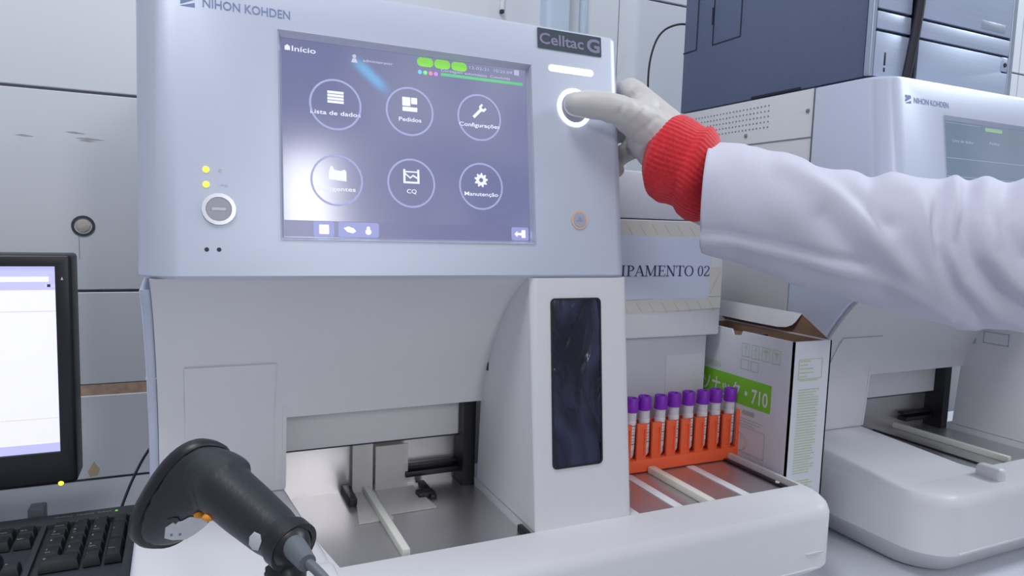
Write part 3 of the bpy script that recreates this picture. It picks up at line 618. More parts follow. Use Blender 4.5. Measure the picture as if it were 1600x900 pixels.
def lp(y, z): return Vector((XL, y, z))
LF = (Vector((XL, 0, 0)), nY, Z)
plate(b, [(-.735, .1585), (-.5885, .1585), (-.5885, .1925), (-.735, .1935)], LF, 0, .0001)
part('green_band', b, M_GREEN, body)
b = new(); text(b, 'アイソナック・710', lp(.5930, .1650), nY, Z, .0170, .150, 'RIGHT', bold=.02, thick=.0003); part('carton_lettering', b, M_WHITE, body)
b = new(); text(b, 'NIHON KOHDEN', lp(.676, .1975), nY, Z, .0072, .066, 'RIGHT', bold=.01)
part('brand_lettering', b, M_PALEG, body); b = new()
for i in range(4):                                   # handling marks
    a = .640-i*.0165
    for (p, q, r_, w) in ((a, a-.0125, .2195, .0008), (a, a-.0125, .2355, .0008)): plate(b, [(-p, r_), (-q, r_), (-q, r_+w), (-p, r_+w)], LF, 0, .0002)
    for p in (a, a-.0118): plate(b, [(-p, .2195), (-p+.0008, .2195), (-p+.0008, .2360), (-p, .2360)], LF, 0, .0002)
    if i in (0, 1): plate(b, [(-a+.0062, .222), (-a+.0072, .222), (-a+.0072, .230), (-a+.0095, .230), (-a+.0067, .2345), (-a+.0039, .230), (-a+.0062, .230)], LF, 0, .0002)
    if i == 2: plate(b, circ(-a+.0065, .230, .004, 14)[:8], LF, 0, .0002); plate(b, [(-a+.0062, .2225), (-a+.007, .2225), (-a+.007, .230), (-a+.0062, .230)], LF, 0, .0002)
    if i == 3: plate(b, [(-a+.003, .233), (-a+.010, .233), (-a+.007, .228), (-a+.007, .223), (-a+.006, .223), (-a+.006, .228)], LF, 0, .0002)
for i in range(2):
    a = .640-i*.0165
    for (p, q, r_, w) in ((a, a-.0125, .2035, .0008), (a, a-.0125, .2155, .0008)): plate(b, [(-p, r_), (-q, r_), (-q, r_+w), (-p, r_+w)], LF, 0, .0002)
    for p in (a, a-.0118): plate(b, [(-p, .2035), (-p+.0008, .2035), (-p+.0008, .2160), (-p, .2160)], LF, 0, .0002)
part('handling_marks', b, M_PALEG, body)
b = new(); plate(b, rrect(-.633, -.6125, .1478, .1535, .002), LF, 0, .0002)
for i, (a, c_) in enumerate(((.650, .598), (.650, .602), (.645, .61))): plate(b, [(-a, .1420-i*.0035), (-c_, .1420-i*.0035), (-c_, .1428-i*.0035), (-a, .1428-i*.0035)], LF, 0, .0002)
tube(b, [(XL, .640+.022*math.cos(i*.35)*(1-.02*i), .112+.012*math.sin(i*.35)) for i in range(24)], .0005, 5)
for z in (.100, .132): plate(b, [(-.640, z), (-.594, z), (-.594, z+.0007), (-.640, z+.0007)], LF, 0, .0002)
plate(b, [(-.5948, .100), (-.594, .100), (-.594, .132), (-.5948, .132)], LF, 0, .0002)
part('carton_drawing', b, mat('olive_ink', (.42, .52, .42), .7), body)
b = new(); random.seed(3)                            # fine print on the narrow end
FFr = (Vector((0, y0-.0001, 0)), X, Z)
for z in (.2290, .2060): plate(b, [(.6265, z), (.664, z), (.664, z+.0007), (.6265, z+.0007)], FFr, 0, .0002)
for x in (.6265, .6633): plate(b, [(x, .206), (x+.0007, .206), (x+.0007, .2297), (x, .2297)], FFr, 0, .0002)
z = .2265
while z > .012:
    if not (.195 < z < .203 or .086 < z < .092):
        x = .6285; e = .661-random.random()*.008*(random.random() > .5) if z < .2 else .640+random.random()*.02
        while x < e:
            w = .0012+random.random()*.004; plate(b, [(x, z), (min(e, x+w), z), (min(e, x+w), z+.0013), (x, z+.0013)], FFr, 0, .0002); x += w+.0007
    z -= .0032 if z < .2 else .0045
part('fine_print', b, mat('print_green', (.50, .64, .36), .7), body)
# ------------------------------------------------------------------ orange rack with purple-capped tubes
RY = .648
t = thing('tube_rack', 'bright orange sample rack standing on the right steel deck of the front analyzer', 'rack', (.52, RY, .0895))
b = new(); box(b, .4110, .6275, RY-.0115, RY+.0115, .0897, .1045, .001); part('rack_base', b, M_ORANGE, t)
xs = [.4173+.02124*i for i in range(10)]
b = new(); box(b, .4110, .6275, RY+.0088, RY+.0112, .104, .146, .0006); part('back_wall', b, M_ORANGE, t)
for i in range(11):
    xa = (xs[i-1]+.0040) if i else .4110; xb = (xs[i]-.0040) if i < 10 else .6275
    if xb-xa < .004: xb = xa+.004
    b = new(); c = new()
    box(b, xa, xb, RY-.0112, RY-.0082, .104, .1475 if i < 10 else .152, .0005)
    box(b, (xa+xb)/2-.0009, (xa+xb)/2+.0009, RY-.0082, RY+.009, .104, .145)
    if xb-xa > .01:
        box(c, xa+.0052, xb-.0028, RY-.02, RY-.0098, .109, .141); b = cut(b, c)
    part('rack_post', b, M_ORANGE, t)
lb = ['rightmost purple-capped blood tube at the end of the orange rack', 'second purple-capped blood tube from the right end of the orange rack', 'third purple-capped blood tube from the right end of the orange rack', 'fourth purple-capped blood tube from the right end of the orange rack', 'fifth purple-capped blood tube from the right, in the orange rack', 'sixth purple-capped blood tube from the right, in the orange rack', 'seventh purple-capped blood tube from the right, next to the cut-off one', 'purple-capped blood tube half hidden by the front analyzer column']
random.seed(5)
for k in range(8):
    x = xs[9-k]; dz = random.uniform(-.001, .0012); dx = random.uniform(-.0006, .0006); tl = Matrix.Translation(Vector((x, RY, .105)))@Matrix.Rotation(random.uniform(-.03, .03), 4, 'Y')@Matrix.Translation(Vector((-x, -RY, -.105)))
    q = thing('blood_tube', lb[k], 'tube', (x, RY, .1047), 'purple capped tubes in the rack')
    b = new(); lathe(b, [(.001, .0003+dz), (.0045, .0013+dz), (.0062, .005+dz), (.0062, .0585+dz)], (x+dx, RY, .1047), n=20); b.transform(tl); part('glass', b, M_GLASS, q)
    b = new(); lathe(b, [(.0064, .012+dz), (.0064, .046+dz)], (x+dx, RY, .1047), n=20, cap=False); b.transform(tl); lbp = part('paper_label', b, M_LABEL, q)
    b = new()
    for j in range(7):
        a = -PI/2+random.uniform(-.1, .1); z = .1047+.018+j*.0036+dz; n_ = 6
        loft(b, [[Vector((x+dx+.00655*math.cos(a-.55+1.1*i/n_), RY+.00655*math.sin(a-.55+1.1*i/n_), z+h)) for i in range(n_+1)] for h in (0, .0005 if j % 3 else .0012)], cap=False, closed=False)
    b.transform(tl); part('label_print', b, mat('label_ink', (.22, .22, .27), .7), lbp)
    b = new(); lathe(b, [(.0066, .0555+dz), (.0080, .0562+dz), (.0081, .0600+dz), (.0078, .0602+dz), (.0077, .0712+dz), (.0070, .0722+dz), (.0046, .0722+dz), (.0040, .0700+dz), (.001, .0698+dz)], (x+dx, RY, .1047), n=28); b.transform(tl); part('cap', b, M_PURPLE, q, label='purple ribbed stopper')
# ------------------------------------------------------------------ computer tower on the right analyzer
PZ = .5575; px0, px1, pf, pbk = .7155, .985, .578, .912
t = thing('computer_tower', 'dark metal computer tower with brushed silver front standing on the right analyzer', 'computer', (.85, .74, PZ))
b = new(); box(b, px0, px1, pf, pbk, PZ+.001, .96, .002); part('case', b, M_PCSIDE, t)
def ln(b, y0, y1, z0, z1): box(b, px0-.0006, px0+.001, y0, y1, z0, z1)
b = new()
def Yp(y): return y*1.0215
def Zp(z): return .375+(z-.375)*1.0215
ln(b, Yp(.8620)-.0009, Yp(.8620)+.0009, Zp(.6465), .96); ln(b, Yp(.8620), pbk, Zp(.6460)-.0009, Zp(.6460)+.0009)
ln(b, Yp(.8260)-.0009, Yp(.8260)+.0009, Zp(.6455), .96); ln(b, Yp(.7690)-.0009, Yp(.7690)+.0009, Zp(.6455), .96); ln(b, Yp(.769), Yp(.826), Zp(.6455)-.0009, Zp(.6455)+.0009)
ln(b, Yp(.826), Yp(.830), Zp(.675), Zp(.70)); ln(b, Yp(.655), Yp(.74), PZ+.001, PZ+.004)
part('panel_groove', b, M_PCPLUG, t)
b = new(); box(b, px0+.001, px1, pf-.004, pf-.0005, PZ+.001, .96); part('front_backing', b, M_PCPLUG, t)
b = new(); box(b, px0-.0015, px0+.0060, pf-.009, pf-.001, PZ+.001, .96, .002, 3); part('front_edge', b, M_PCTRIM, t)
b = new(); box(b, px1-.006, px1+.004, pf-.008, pf-.001, PZ+.001, .96, .002, 3); part('front_edge', b, M_PCTRIM, t)
k = 1.0215
def Xq(x): return x*1.030
b = new()
for z0, z1 in ((Zp(.6305), .96), (Zp(.608), Zp(.6285)), (PZ+.001, Zp(.606))):
    b = new(); box(b, px0+.0075, px0+.066, pf-.008, pf-.0035, z0+.0008, z1-.0008, .0006)
    part('side_cover', b, M_PCFRONT, t)
for z0, z1 in ((Zp(.6305), .96), (Zp(.608), Zp(.6285))):
    b = new(); box(b, px0+.083, px1-.0075, pf-.008, pf-.0035, z0+.0008, z1-.0008, .0006); part('drive_bay_cover', b, M_PCFRONT, t)
b = new(); prism(b, [(px0+.083, PZ+.001), (px1-.0075, PZ+.001), (px1-.0075, Zp(.5865)), (px1-.020, Zp(.5865)), (px1-.0225, Zp(.589)), (px1-.0225, Zp(.6055)), (px0+.083, Zp(.6055))], 'y', pf-.008, pf-.0035, .0005); part('drive_bay_cover', b, M_PCFRONT, t)
b = new(); box(b, px1-.0205, px1-.0075, pf-.008, pf-.0035, Zp(.5885), Zp(.6065), .0015); ej = part('eject_tab', b, M_PCFRONT, t)
b = new(); lathe(b, [(.003, 0), (.0026, .0012)], (px1-.0142, pf-.008, Zp(.5965)), axis=(0, -1, 0), n=16); part('eject_button', b, M_PCPLUG, ej)
b = new(); box(b, px1-.070, px1-.020, pf-.0084, pf-.0078, .640, .651, .0003); part('front_plate', b, M_PCTRIM, t)
b = new(); tube(b, [(px0+.062, pf-.0085, PZ+.001), (px0+.0705, pf-.0095, .605), (px0+.0775, pf-.0095, .66), (px0+.079, pf-.0095, .72), (px0+.079, pf-.0095, .955)], .0062, 14, smooth=2); part('curved_band', b, M_PCPLUG, t)
b = new(); box(b, px0+.0235, px0+.0265, pf-.0083, pf-.0078, .573, .588, .0003); box(b, px0+.0235, px0+.0265, pf-.0083, pf-.0078, .5655, .5705, .0003); part('light_slot', b, M_BLACK, t)
b = new(); pts = [(px0+.02, pbk+.004, .70), (px0+.002, pbk+.02, .705), (px0-.020, .95, .693), (px0-.033, .955, .655), (px0-.036, .955, .61), (px0-.030, .955, .565), (px0-.028, .955, .50), (px0-.010, .99, .40), (px0-.01, 1.03, .2), (px0-.005, 1.04, .004)]
tube(b, pts, .0017, 10, smooth=3); single('power_cable', b, M_CABLE, 'thin black cable looping down behind the computer tower', 'cable', (px0, .95, .7))
# ------------------------------------------------------------------ monitor at the left
MY = .86
t = thing('monitor', 'black flat monitor showing a white page at the left edge behind the keyboard', 'monitor', (-.31, .975, 0))
mx1, mz0, mz1 = -.1180, .0752, .3257; mx0 = -.50
b = new(); box(b, mx0, mx1, MY, MY+.045, mz0, mz1, .004, 3); c = new(); box(c, mx0+.016, mx1-.0150, MY-.01, MY+.003, mz0+.036, mz1-.0125); part('bezel', cut(b, c), M_BLACK, t)
b = new(); box(b, mx0+.017, mx1-.0155, MY+.0022, MY+.0032, mz0+.0365, mz1-.0128); sc = part('screen', b, M_SCRM, t)
b = new(); box(b, mx0+.017, mx1-.0155, MY+.0018, MY+.0022, mz1-.0375, mz1-.0130); part('window_bar', b, M_MHEAD, sc)
b = new(); box(b, mx0+.017, mx1-.0155, MY+.0018, MY+.0022, mz0+.0367, mz0+.0465); part('task_bar', b, M_MHEAD, sc)
b = new(); box(b, -.200, mx1-.021, MY+.0014, MY+.0018, mz1-.0290, mz1-.0235); part('address_field', b, M_SCRM, sc)
b = new(); box(b, mx0+.017, mx1-.0155, MY+.0018, MY+.0022, mz1-.0605, mz1-.0597); box(b, mx0+.017, mx1-.0155, MY+.0018, MY+.0022, mz0+.0740, mz0+.0746)
for i in range(3): box(b, -.1425+.006*i, -.1392+.006*i, MY+.0014, MY+.0022, mz1-.0350, mz1-.0318)
part('page_line', b, M_MLINE, sc)
b = new(); box(b, -.1405, -.1375, MY+.0012, MY+.0018, mz1-.0345, mz1-.0315, .0005); part('toolbar_glyph', b, M_INK, sc)
b = new(); ball(b, (mx1-.0155, MY+.001, mz0+.0008), .0027); part('power_lamp', b, M_YLED, t)
b = new(); prism(b, [(mx1-.0100, mz1-.0268), (mx1-.0075, mz1-.0268), (mx1-.0088, mz1-.0235)], 'y', MY-.0002, MY+.0002); part('maker_mark', b, M_SHEET, t)
b = new(); box(b, -.345, -.275, .960, .985, .010, .26, .008, 3); box(b, -.345, -.275, MY+.0455, .962, .16, .25, .006, 3); part('stand_neck', b, M_BLACK, t)
b = new(); lathe(b, [(.085, 0), (.085, .006), (.07, .012), (.02, .014)], (-.31, .985, .0), n=48); part('stand_base', b, M_BLACK, t)
b = new(); box(b, -.1735, -.1575, .905, .925, 0.0, .034, .002); single('plastic_block', b, mat('block_grey', (.20, .22, .25), .6), 'small grey block standing on the bench just behind the keyboard', 'block', (-.165, .915, 0))
# ------------------------------------------------------------------ keyboard
kx1, kx0, kyb, kyf = -.0600, -.500, .895, .730
t = thing('keyboard', 'black desktop keyboard lying left of the front analyzer below the monitor', 'keyboard', ((kx0+kx1)/2, (kyb+kyf)/2, 0))
SL = (.030-.020)/(kyb-kyf)
def kz(y): return .018+SL*(y-kyf)
b = new(); prism(b, [(kyf, 0), (kyf, .016), (kyf+.004, .019), (kyb-.003, .0295), (kyb, .026), (kyb, 0)], 'x', kx0, kx1, .0015)
c = new(); 
for xa, xb in ((kx1-.0885, kx1-.0080), (kx1-.1530, kx1-.0935), (kx0+.006, kx1-.1590)): prism(c, [(kyf+.012, kz(kyf)-.004), (kyb-.028, kz(kyb)-.006), (kyb-.028, .05), (kyf+.012, .05)], 'x', xa, xb)
part('shell', cut(b, c), M_KBD, t)
def key(x, y, w, d, s=None, s2=None):
    z = kz(y)-.003; b = new()
    loft(b, [[Vector((x+sx*(w/2-g), y+sy*(d/2-g)+o, z+h+SL*sy*d/2)) for sx, sy in ((-1, -1), (1, -1), (1, 1), (-1, 1))] for g, h, o in ((.0004, 0, 0), (.0008, .004, 0), (.0024, .0085, .001), (.0030, .0088, .001))])
    if s: text(b, s, (x-w/2+.0035, y+.0012, z+.0091), X, Vector((0, 1, SL)), .0034, None, 'LEFT', mi=1)
    if s2: text(b, s2, (x-w/2+.0035, y-.0045, z+.0090), X, Vector((0, 1, SL)), .0020, None, 'LEFT', mi=1)
    part('key', b, [M_KEY, mat('key_legend', (.50, .52, .50), .6)], t, angle=30)
P = .0188; rows_y = [kyb-.0395-P*i for i in range(5)]; nx = kx1-.0175
pad = [['NumLk', '/', '*', '-'], ['7', '8', '9', None], ['4', '5', '6', '+'], ['1', '2', '3', None], ['0', None, ',', 'Enter']]
for r_, row in enumerate(pad):
    for c_, s in enumerate(row):
        if s is None: continue
        x = nx-P*(3-c_); y = rows_y[r_]; w, d = P-.0022, P-.0014
        if s == '0': x += P/2; w += P
        if s in ('+', 'Enter'):
            if s == '+': y = (rows_y[1]+rows_y[2])/2
            else: y = (rows_y[3]+rows_y[4])/2
            d += P
        key(x, y, w, d, s[:5] if len(s) < 3 else None, s if len(s) > 2 else {'7': 'Home', '8': 'up', '9': 'PgUp', '1': 'End', '3': 'PgDn'}.get(s))
for r_ in range(2):
    for c_ in range(3): key(kx1-.1235+P*(c_-1), rows_y[r_], P-.002, P-.002, None, ['Ins', 'Home', 'PgUp', 'Del', 'End', 'PgDn'][r_*3+c_])
key(kx1-.1235, rows_y[3], P-.002, P-.002, '^')
for c_ in range(3): key(kx1-.1235+P*(c_-1), rows_y[4], P-.002, P-.002, '<v>'[c_])
for r_ in range(5):
    x = kx1-.1595-P/2; n_ = 0
    while x > kx0+.012:
        if r_ == 4 and n_ == 5: key(x-P*2.2, rows_y[r_], P*5.2, P-.002); x -= P*5.4
        else: key(x, rows_y[r_], P-.002, P-.002)
        x -= P; n_ += 1
b = new(); text(b, 'NumLock   CapsLock   ScrLock', (kx1-.083, kyb-.0165, kz(kyb)+.0022), X, Vector((0, 1, SL)), .0024, .055, 'LEFT'); part('lamp_lettering', b, mat('key_legend', (.5, .52, .5)), t)
b = new(); lathe(b, [(.0016, 0), (.0014, .0008)], (kx1-.0235, kyb-.0135, kz(kyb)+.0008), n=14); part('lock_lamp', b, M_GLED, t)
b = new(); tube(b, [(kx1-.026, kyb-.001, .012), (kx1-.024, kyb+.012, .012), (kx1-.020, .925, .022), (kx1-.012, .95, .040), (kx1+.002, .985, .062), (kx1+.016, 1.01, .072), (kx1+.02, 1.04, .06), (kx1+.02, 1.05, .003)], .0017, 10, smooth=3); part('cord', b, M_CABLE, t)
# ------------------------------------------------------------------ barcode scanner in its stand
t = thing('barcode_scanner', 'dark handheld barcode scanner with flared head and amber marks in front of the analyzer', 'scanner', cam_pt(365, 765, .375))
def ell(px, py, d, nvec, a, bb, n=40, sq=1.25, adir=(-.51, .86)):
    """one cross-section: centre at image offset px,py and depth d; nvec is its normal, adir the long direction (right, down)"""
    c = cam_pt(px, py, d); N = (rt*nvec[0]-up*nvec[1]+fw*nvec[2]).normalized(); A = (rt*adir[0]-up*adir[1]); A = (A-N*A.dot(N)).normalized(); B = N.cross(A); out = []
    for i in range(n):
        q = i*2*PI/n; cc, ss = math.cos(q), math.sin(q); out.append(c+A*a*math.copysign(abs(cc)**(2/(2*sq)*1.0), cc)+B*bb*math.copysign(abs(ss)**(2/(2*sq)), ss))
    return out
N0 = (-.66, -.39, .64); m = .390/F
b = new(); loft(b, [ell(277, 767, .393, N0, 94*m, 54*m), ell(279, 769, .392, N0, 97*m, 57*m), ell(287, 774, .389, N0, 97*m, 57*m), ell(291, 777, .388, N0, 93*m, 54*m)], mi=0); part('face_rim', b, M_BLACK, t, angle=50)
b = new(); loft(b, [ell(275.5, 766, .3938, N0, 84*m, 38*m), ell(276.8, 766.9, .3931, N0, 84*m, 38*m)]); part('scan_window', b, M_SMOKE, t)
N1 = (-.70, -.50, .50)
b = new()
loft(b, [ell(288, 775, .388, N0, 91*m, 53*m), ell(300, 776, .386, N0, 87*m, 50*m), ell(316, 772, .383, N0, 78*m, 46*m), ell(334, 767, .379, N1, 65*m, 42*m), ell(350, 763, .374, N1, 50*m, 38*m)])
limb(b, [(cam_pt(325, 742, .378), 34*m), (cam_pt(348, 762, .372), 42*m), (cam_pt(385, 794, .362), 40*m), (cam_pt(425, 828, .350), 36*m), (cam_pt(442, 843, .343), 31*m)], 22)
part('body', remeshed(b, .0016, 8), M_SCAN, t, angle=180)
b = new(); limb(b, [(cam_pt(441, 842, .3440), 33.5*m), (cam_pt(450, 850, .340), 31*m)], 22); part('end_collar', remeshed(b, .0016, 6), M_BLACK, t, angle=180)
def stick(px, py, nvec, poly, name, ma, parent, sink, hh=.0006):
    """patch projected on the scanner: poly in image offsets, laid on a plane at a depth found from the body"""
    dg = bpy.context.evaluated_depsgraph_get(); dg.update(); d = None
    bodyo = [o for o in bpy.data.objects if o.name.startswith('body') and o.parent == parent][0]
    o0 = CAM-ORG[parent.name]
    def hitp(x, y):
        dr = (cam_pt(px+x, py+y, 1)-CAM).normalized(); hit, p, nn_, fi = bodyo.ray_cast(o0, dr)
        if not hit: hit, p, nn_, fi = bodyo.closest_point_on_mesh(o0+dr*.375)
        return p+ORG[parent.name]+nn_*hh
    def ok(x, y): return bodyo.ray_cast(o0, (cam_pt(px+x, py+y, 1)-CAM).normalized())[0]
    cx_, cy_ = sum(p[0] for p in poly)/len(poly), sum(p[1] for p in poly)/len(poly); b = new()
    if not ok(cx_, cy_): print('sticker centre misses', name)
    def pull(x, y):
        for k in range(40):
            q_ = 1-k/40
            if ok(cx_+(x-cx_)*q_, cy_+(y-cy_)*q_): return cx_+(x-cx_)*q_*.97, cy_+(y-cy_)*q_*.97
        return cx_, cy_
    poly = [pull(x, y) for x, y in poly]
    rings = [[hitp(cx_+(x-cx_)*k/6, cy_+(y-cy_)*k/6) for x, y in poly] for k in range(1, 7)]
    edge = [p-(p-hitp(cx_, cy_)).normalized()*-.0002 for p in rings[-1]]
    loft(b, [[hitp(cx_, cy_)]*len(poly)]+rings, cap=False); bmesh.ops.remove_doubles(b, verts=b.verts, dist=1e-6)
    r = bmesh.ops.extrude_face_region(b, geom=b.faces[:]); vs = [v for v in r['geom'] if isinstance(v, bmesh.types.BMVert)]
    dv = (bodyo.location+ORG[parent.name]-CAM).normalized() if False else fw
    for v in vs: v.co += dv*.0015
    return part(name, b, ma, parent, angle=40)
stick(0, 0, None, [(258, 823), (270, 815), (285, 812), (296, 806), (312, 806), (322, 812), (334, 818), (328, 828), (310, 837), (290, 843), (268, 843), (256, 840)], 'rating_label', M_STICK, t, 0)
stick(0, 0, None, [(262, 811), (270, 808), (279, 808), (281, 812), (275, 818), (264, 818)], 'label_hole', M_BLACK, t, 0)
for i in range(2): stick(0, 0, None, [(266+i*13, 833-i), (270+i*13, 832-i), (270+i*13, 836-i), (266+i*13, 837-i)], 'label_mark', mat('blue_mark', (.12, .22, .36), .5), t, 0)
bo = [o for o in bpy.data.objects if o.name.startswith('body') and o.parent == t][0]
for tx, ty, sc_ in ((312, 803, (1.2, 1, .9)), (327, 808, (1.35, 1, .8))):
    dr = (cam_pt(tx, ty, 1)-CAM).normalized(); hit, p, nn_, fi = bo.ray_cast(CAM-ORG[t.name], dr)
    if not hit: p = bo.closest_point_on_mesh(CAM-ORG[t.name]+dr*.372)[1]
    b = new(); ball(b, p+ORG[t.name], .0027, sc_); part('trigger_side', b, M_AMBER, t)
stick(0, 0, None, [(391, 838), (398, 831), (408, 836), (410, 846), (405, 860), (396, 858), (390, 850)], 'white_sticker', M_STICK, t, 0)
b = new(); tube(b, [cam_pt(452, 846, .338), cam_pt(466, 862, .330), cam_pt(480, 880, .322)], [17*m, 15*m, 12*m], 18, smooth=1); part('strain_relief', b, M_GCABLE, t)
q = cam_pt(430, 862, .346)
b = new(); tube(b, [cam_pt(474, 872, .325), cam_pt(510, 905, .316), cam_pt(540, 950, .31), Vector((.14, .27, .10)), Vector((.16, .28, .02)), Vector((.2, .33, .004)), Vector((.45, .40, .004)), Vector((.66, .42, .004))], [7*m]+[6*m]*7, 12, smooth=3)
part('cord', b, M_GCABLE, t)
ks = thing('scanner_stand', 'black stand clamp holding the handle end of the barcode scanner', 'stand', (q.x, q.y, 0))
b = new(); n_ = 28
cl = cam_pt(447, 845, .344); dirv = (cam_pt(455, 852, .341)-cam_pt(425, 826, .350)).normalized(); uu, vv = frame(dirv)
lathe(b, [(28*m, -.003), (36*m, -.003), (36*m, .004), (28*m, .004), (28*m, -.003)], cl+dirv*.003, dirv, 30, cap=False); part('cradle_ring', b, M_BLACK, ks)
b = new(); tube(b, [cam_pt(440, 872, .350), cam_pt(446, 885, .349), cam_pt(447, 915, .346), Vector((q.x+.002, q.y, .12)), Vector((q.x, q.y, .06)), Vector((q.x, q.y, .008))], [24*m, 29*m, 27*m, .009, .008, .009], 18, smooth=2); part('stand_post', b, M_BLACK, ks)
b = new(); lathe(b, [(.05, 0), (.05, .004), (.045, .008), (.01, .010)], (q.x, q.y-.03, 0), n=40); part('stand_foot', b, M_BLACK, ks)
# ------------------------------------------------------------------ the person reaching in from the right
pr = thing('person', 'gloved person in white coat with red knit cuff pressing the round lit button', 'person', (1.16, .08, -.8))
def V(*a): return Vector(a)
wrist = V(.440, .552, .446)
ARM = [(wrist, .026), (V(.470, .543, .408), .030), (V(.555, .508, .378), .036), (V(.66, .455, .362), .042), (V(.78, .385, .356), .046), (V(.94, .285, .37), .050), (V(1.03, .20, .47), .052), (V(1.09, .13, .58), .058)]
def hand(b, g):
    """right hand, thumb on the button, fingers closed along the side of the control head"""
    k = lambda r: r+g
    limb(b, [(V(.3205, .5600, .4850), k(.0108)), (V(.3310, .5540, .4850), k(.0124)), (V(.3460, .5480, .4835), k(.0130)), (V(.3640, .5470, .4805), k(.0142)), (V(.3860, .5530, .4745), k(.0180)), (V(.406, .553, .464), k(.0215)), (V(.428, .552, .452), k(.022))])
    K = [(V(.3985, .588, .5100), .0118), (V(.4035, .596, .4920), .0120), (V(.4060, .596, .4730), .0115), (V(.4070, .588, .4560), .0105)]
    P1 = [V(.3965, .622, .5090), V(.3970, .634, .4880), V(.3965, .630, .4690), V(.3990, .607, .4445)]
    P2 = [V(.3935, .645, .5030), V(.3935, .658, .4800), V(.3935, .652, .4610), V(.3935, .606, .4330)]
    P3 = [V(.3920, .662, .4960), V(.3920, .674, .4720), V(.3920, .668, .4540), V(.3905, .594, .4315)]
    for (m0, r), a, c, d in zip(K, P1, P2, P3):
        limb(b, [(m0, k(r)), (a, k(r*.86)), (c, k(r*.78)), (d, k(r*.70))])
        limb(b, [(m0, k(r)), ((m0+wrist)/2, k(.0165)), (wrist, k(.022))])
    limb(b, [(V(.3995, .583, .506), k(.0130)), (V(.424, .566, .474), k(.020)), (wrist, k(.0255))])
    limb(b, [(V(.388, .556, .478), k(.0135)), (V(.405, .570, .490), k(.0140)), (V(.402, .584, .503), k(.012))])
    limb(b, [(V(.398, .560, .462), k(.0180)), (V(.414, .555, .448), k(.0220)), (V(.436, .552, .436), k(.0250))])
    limb(b, [(V(.405, .578, .458), k(.0130)), (V(.420, .562, .448), k(.018)), (wrist, k(.0245))])
# the body: hand, arm, shoulder, trunk, neck, head and legs in one skin
b = new(); hand(b, -.0012); limb(b, ARM)
limb(b, [(V(1.09, .13, .58), .058), (V(1.13, .08, .63), .062), (V(1.19, .02, .645), .060), (V(1.29, -.10, .645), .060), (V(1.345, -.17, .62), .058)])
limb(b, [(V(1.345, -.17, .60), .055), (V(1.38, -.16, .34), .045), (V(1.36, -.06, .12), .034), (V(1.34, -.01, .02), .030)])
limb(b, [(V(1.24, -.05, .62), .095), (V(1.235, -.05, .48), .115), (V(1.225, -.05, .30), .115), (V(1.225, -.05, .16), .125)]); limb(b, [(V(1.17, .03, .52), .085), (V(1.17, .03, .20), .10)]); limb(b, [(V(1.30, -.12, .52), .085), (V(1.29, -.12, .20), .10)])
limb(b, [(V(1.17, .02, .14), .095), (V(1.17, .03, -.30), .062), (V(1.17, .01, -.70), .042), (V(1.13, .05, -.765), .034), (V(1.07, .12, -.775), .024)]); limb(b, [(V(1.29, -.11, .14), .095), (V(1.29, -.10, -.30), .062), (V(1.29, -.12, -.70), .042), (V(1.25, -.08, -.765), .034), (V(1.19, -.01, -.775), .024)])
limb(b, [(V(1.235, -.05, .66), .060), (V(1.225, -.04, .76), .054)])
hd = V(1.20, -.015, .865); fd = V(-.72, .66, -.22).normalized(); hu = V(-.16, .14, .98).normalized(); hr = fd.cross(hu).normalized(); hu = hr.cross(fd)
def hp_(a, c, d): return hd+hr*a+hu*c+fd*d
ball(b, hp_(0, .02, -.01), .095, (.85, .95, 1.05)); limb(b, [(hp_(0, -.02, .035), .062), (hp_(0, -.075, .055), .038), (hp_(0, -.09, .065), .026)])
limb(b, [(hp_(0, .02, .092), .008), (hp_(0, -.022, .112), .013)]); 
for q_ in (-1, 1): ball(b, hp_(.013*q_, -.024, .10), .009); limb(b, [(hp_(.078*q_, .015, -.01), .012), (hp_(.084*q_, -.022, -.005), .010)]); limb(b, [(hp_(.012*q_, .038, .088), .008), (hp_(.05*q_, .036, .070), .007)])
limb(b, [(hp_(-.02, -.050, .088), .0075), (hp_(0, -.047, .094), .008), (hp_(.02, -.050, .088), .0075)]); limb(b, [(hp_(-.016, -.060, .086), .008), (hp_(.016, -.060, .086), .008)])
part('body', remeshed(b, .0035, 5), M_SKIN, pr, angle=180)
b = new()
for q_ in (-1, 1): ball(b, hp_(.031*q_, .012, .077), .0118)
part('eyes', b, M_WHITE, pr)
b = new()
for q_ in (-1, 1): ball(b, hp_(.031*q_, .011, .0855), .0045)
part('irises', b, mat('iris', (.06, .035, .02), .3), pr)
b = new(); ball(b, hp_(0, .048, -.030), .098, (.90, .90, 1.0)); ball(b, hp_(0, .01, -.06), .085); ball(b, hp_(0, -.02, -.115), .040); part('hair', remeshed(b, .005, 4), mat('dark_hair', (.03, .02, .015), .6, noise=.4, scale=250, bump=.5), pr, angle=180)
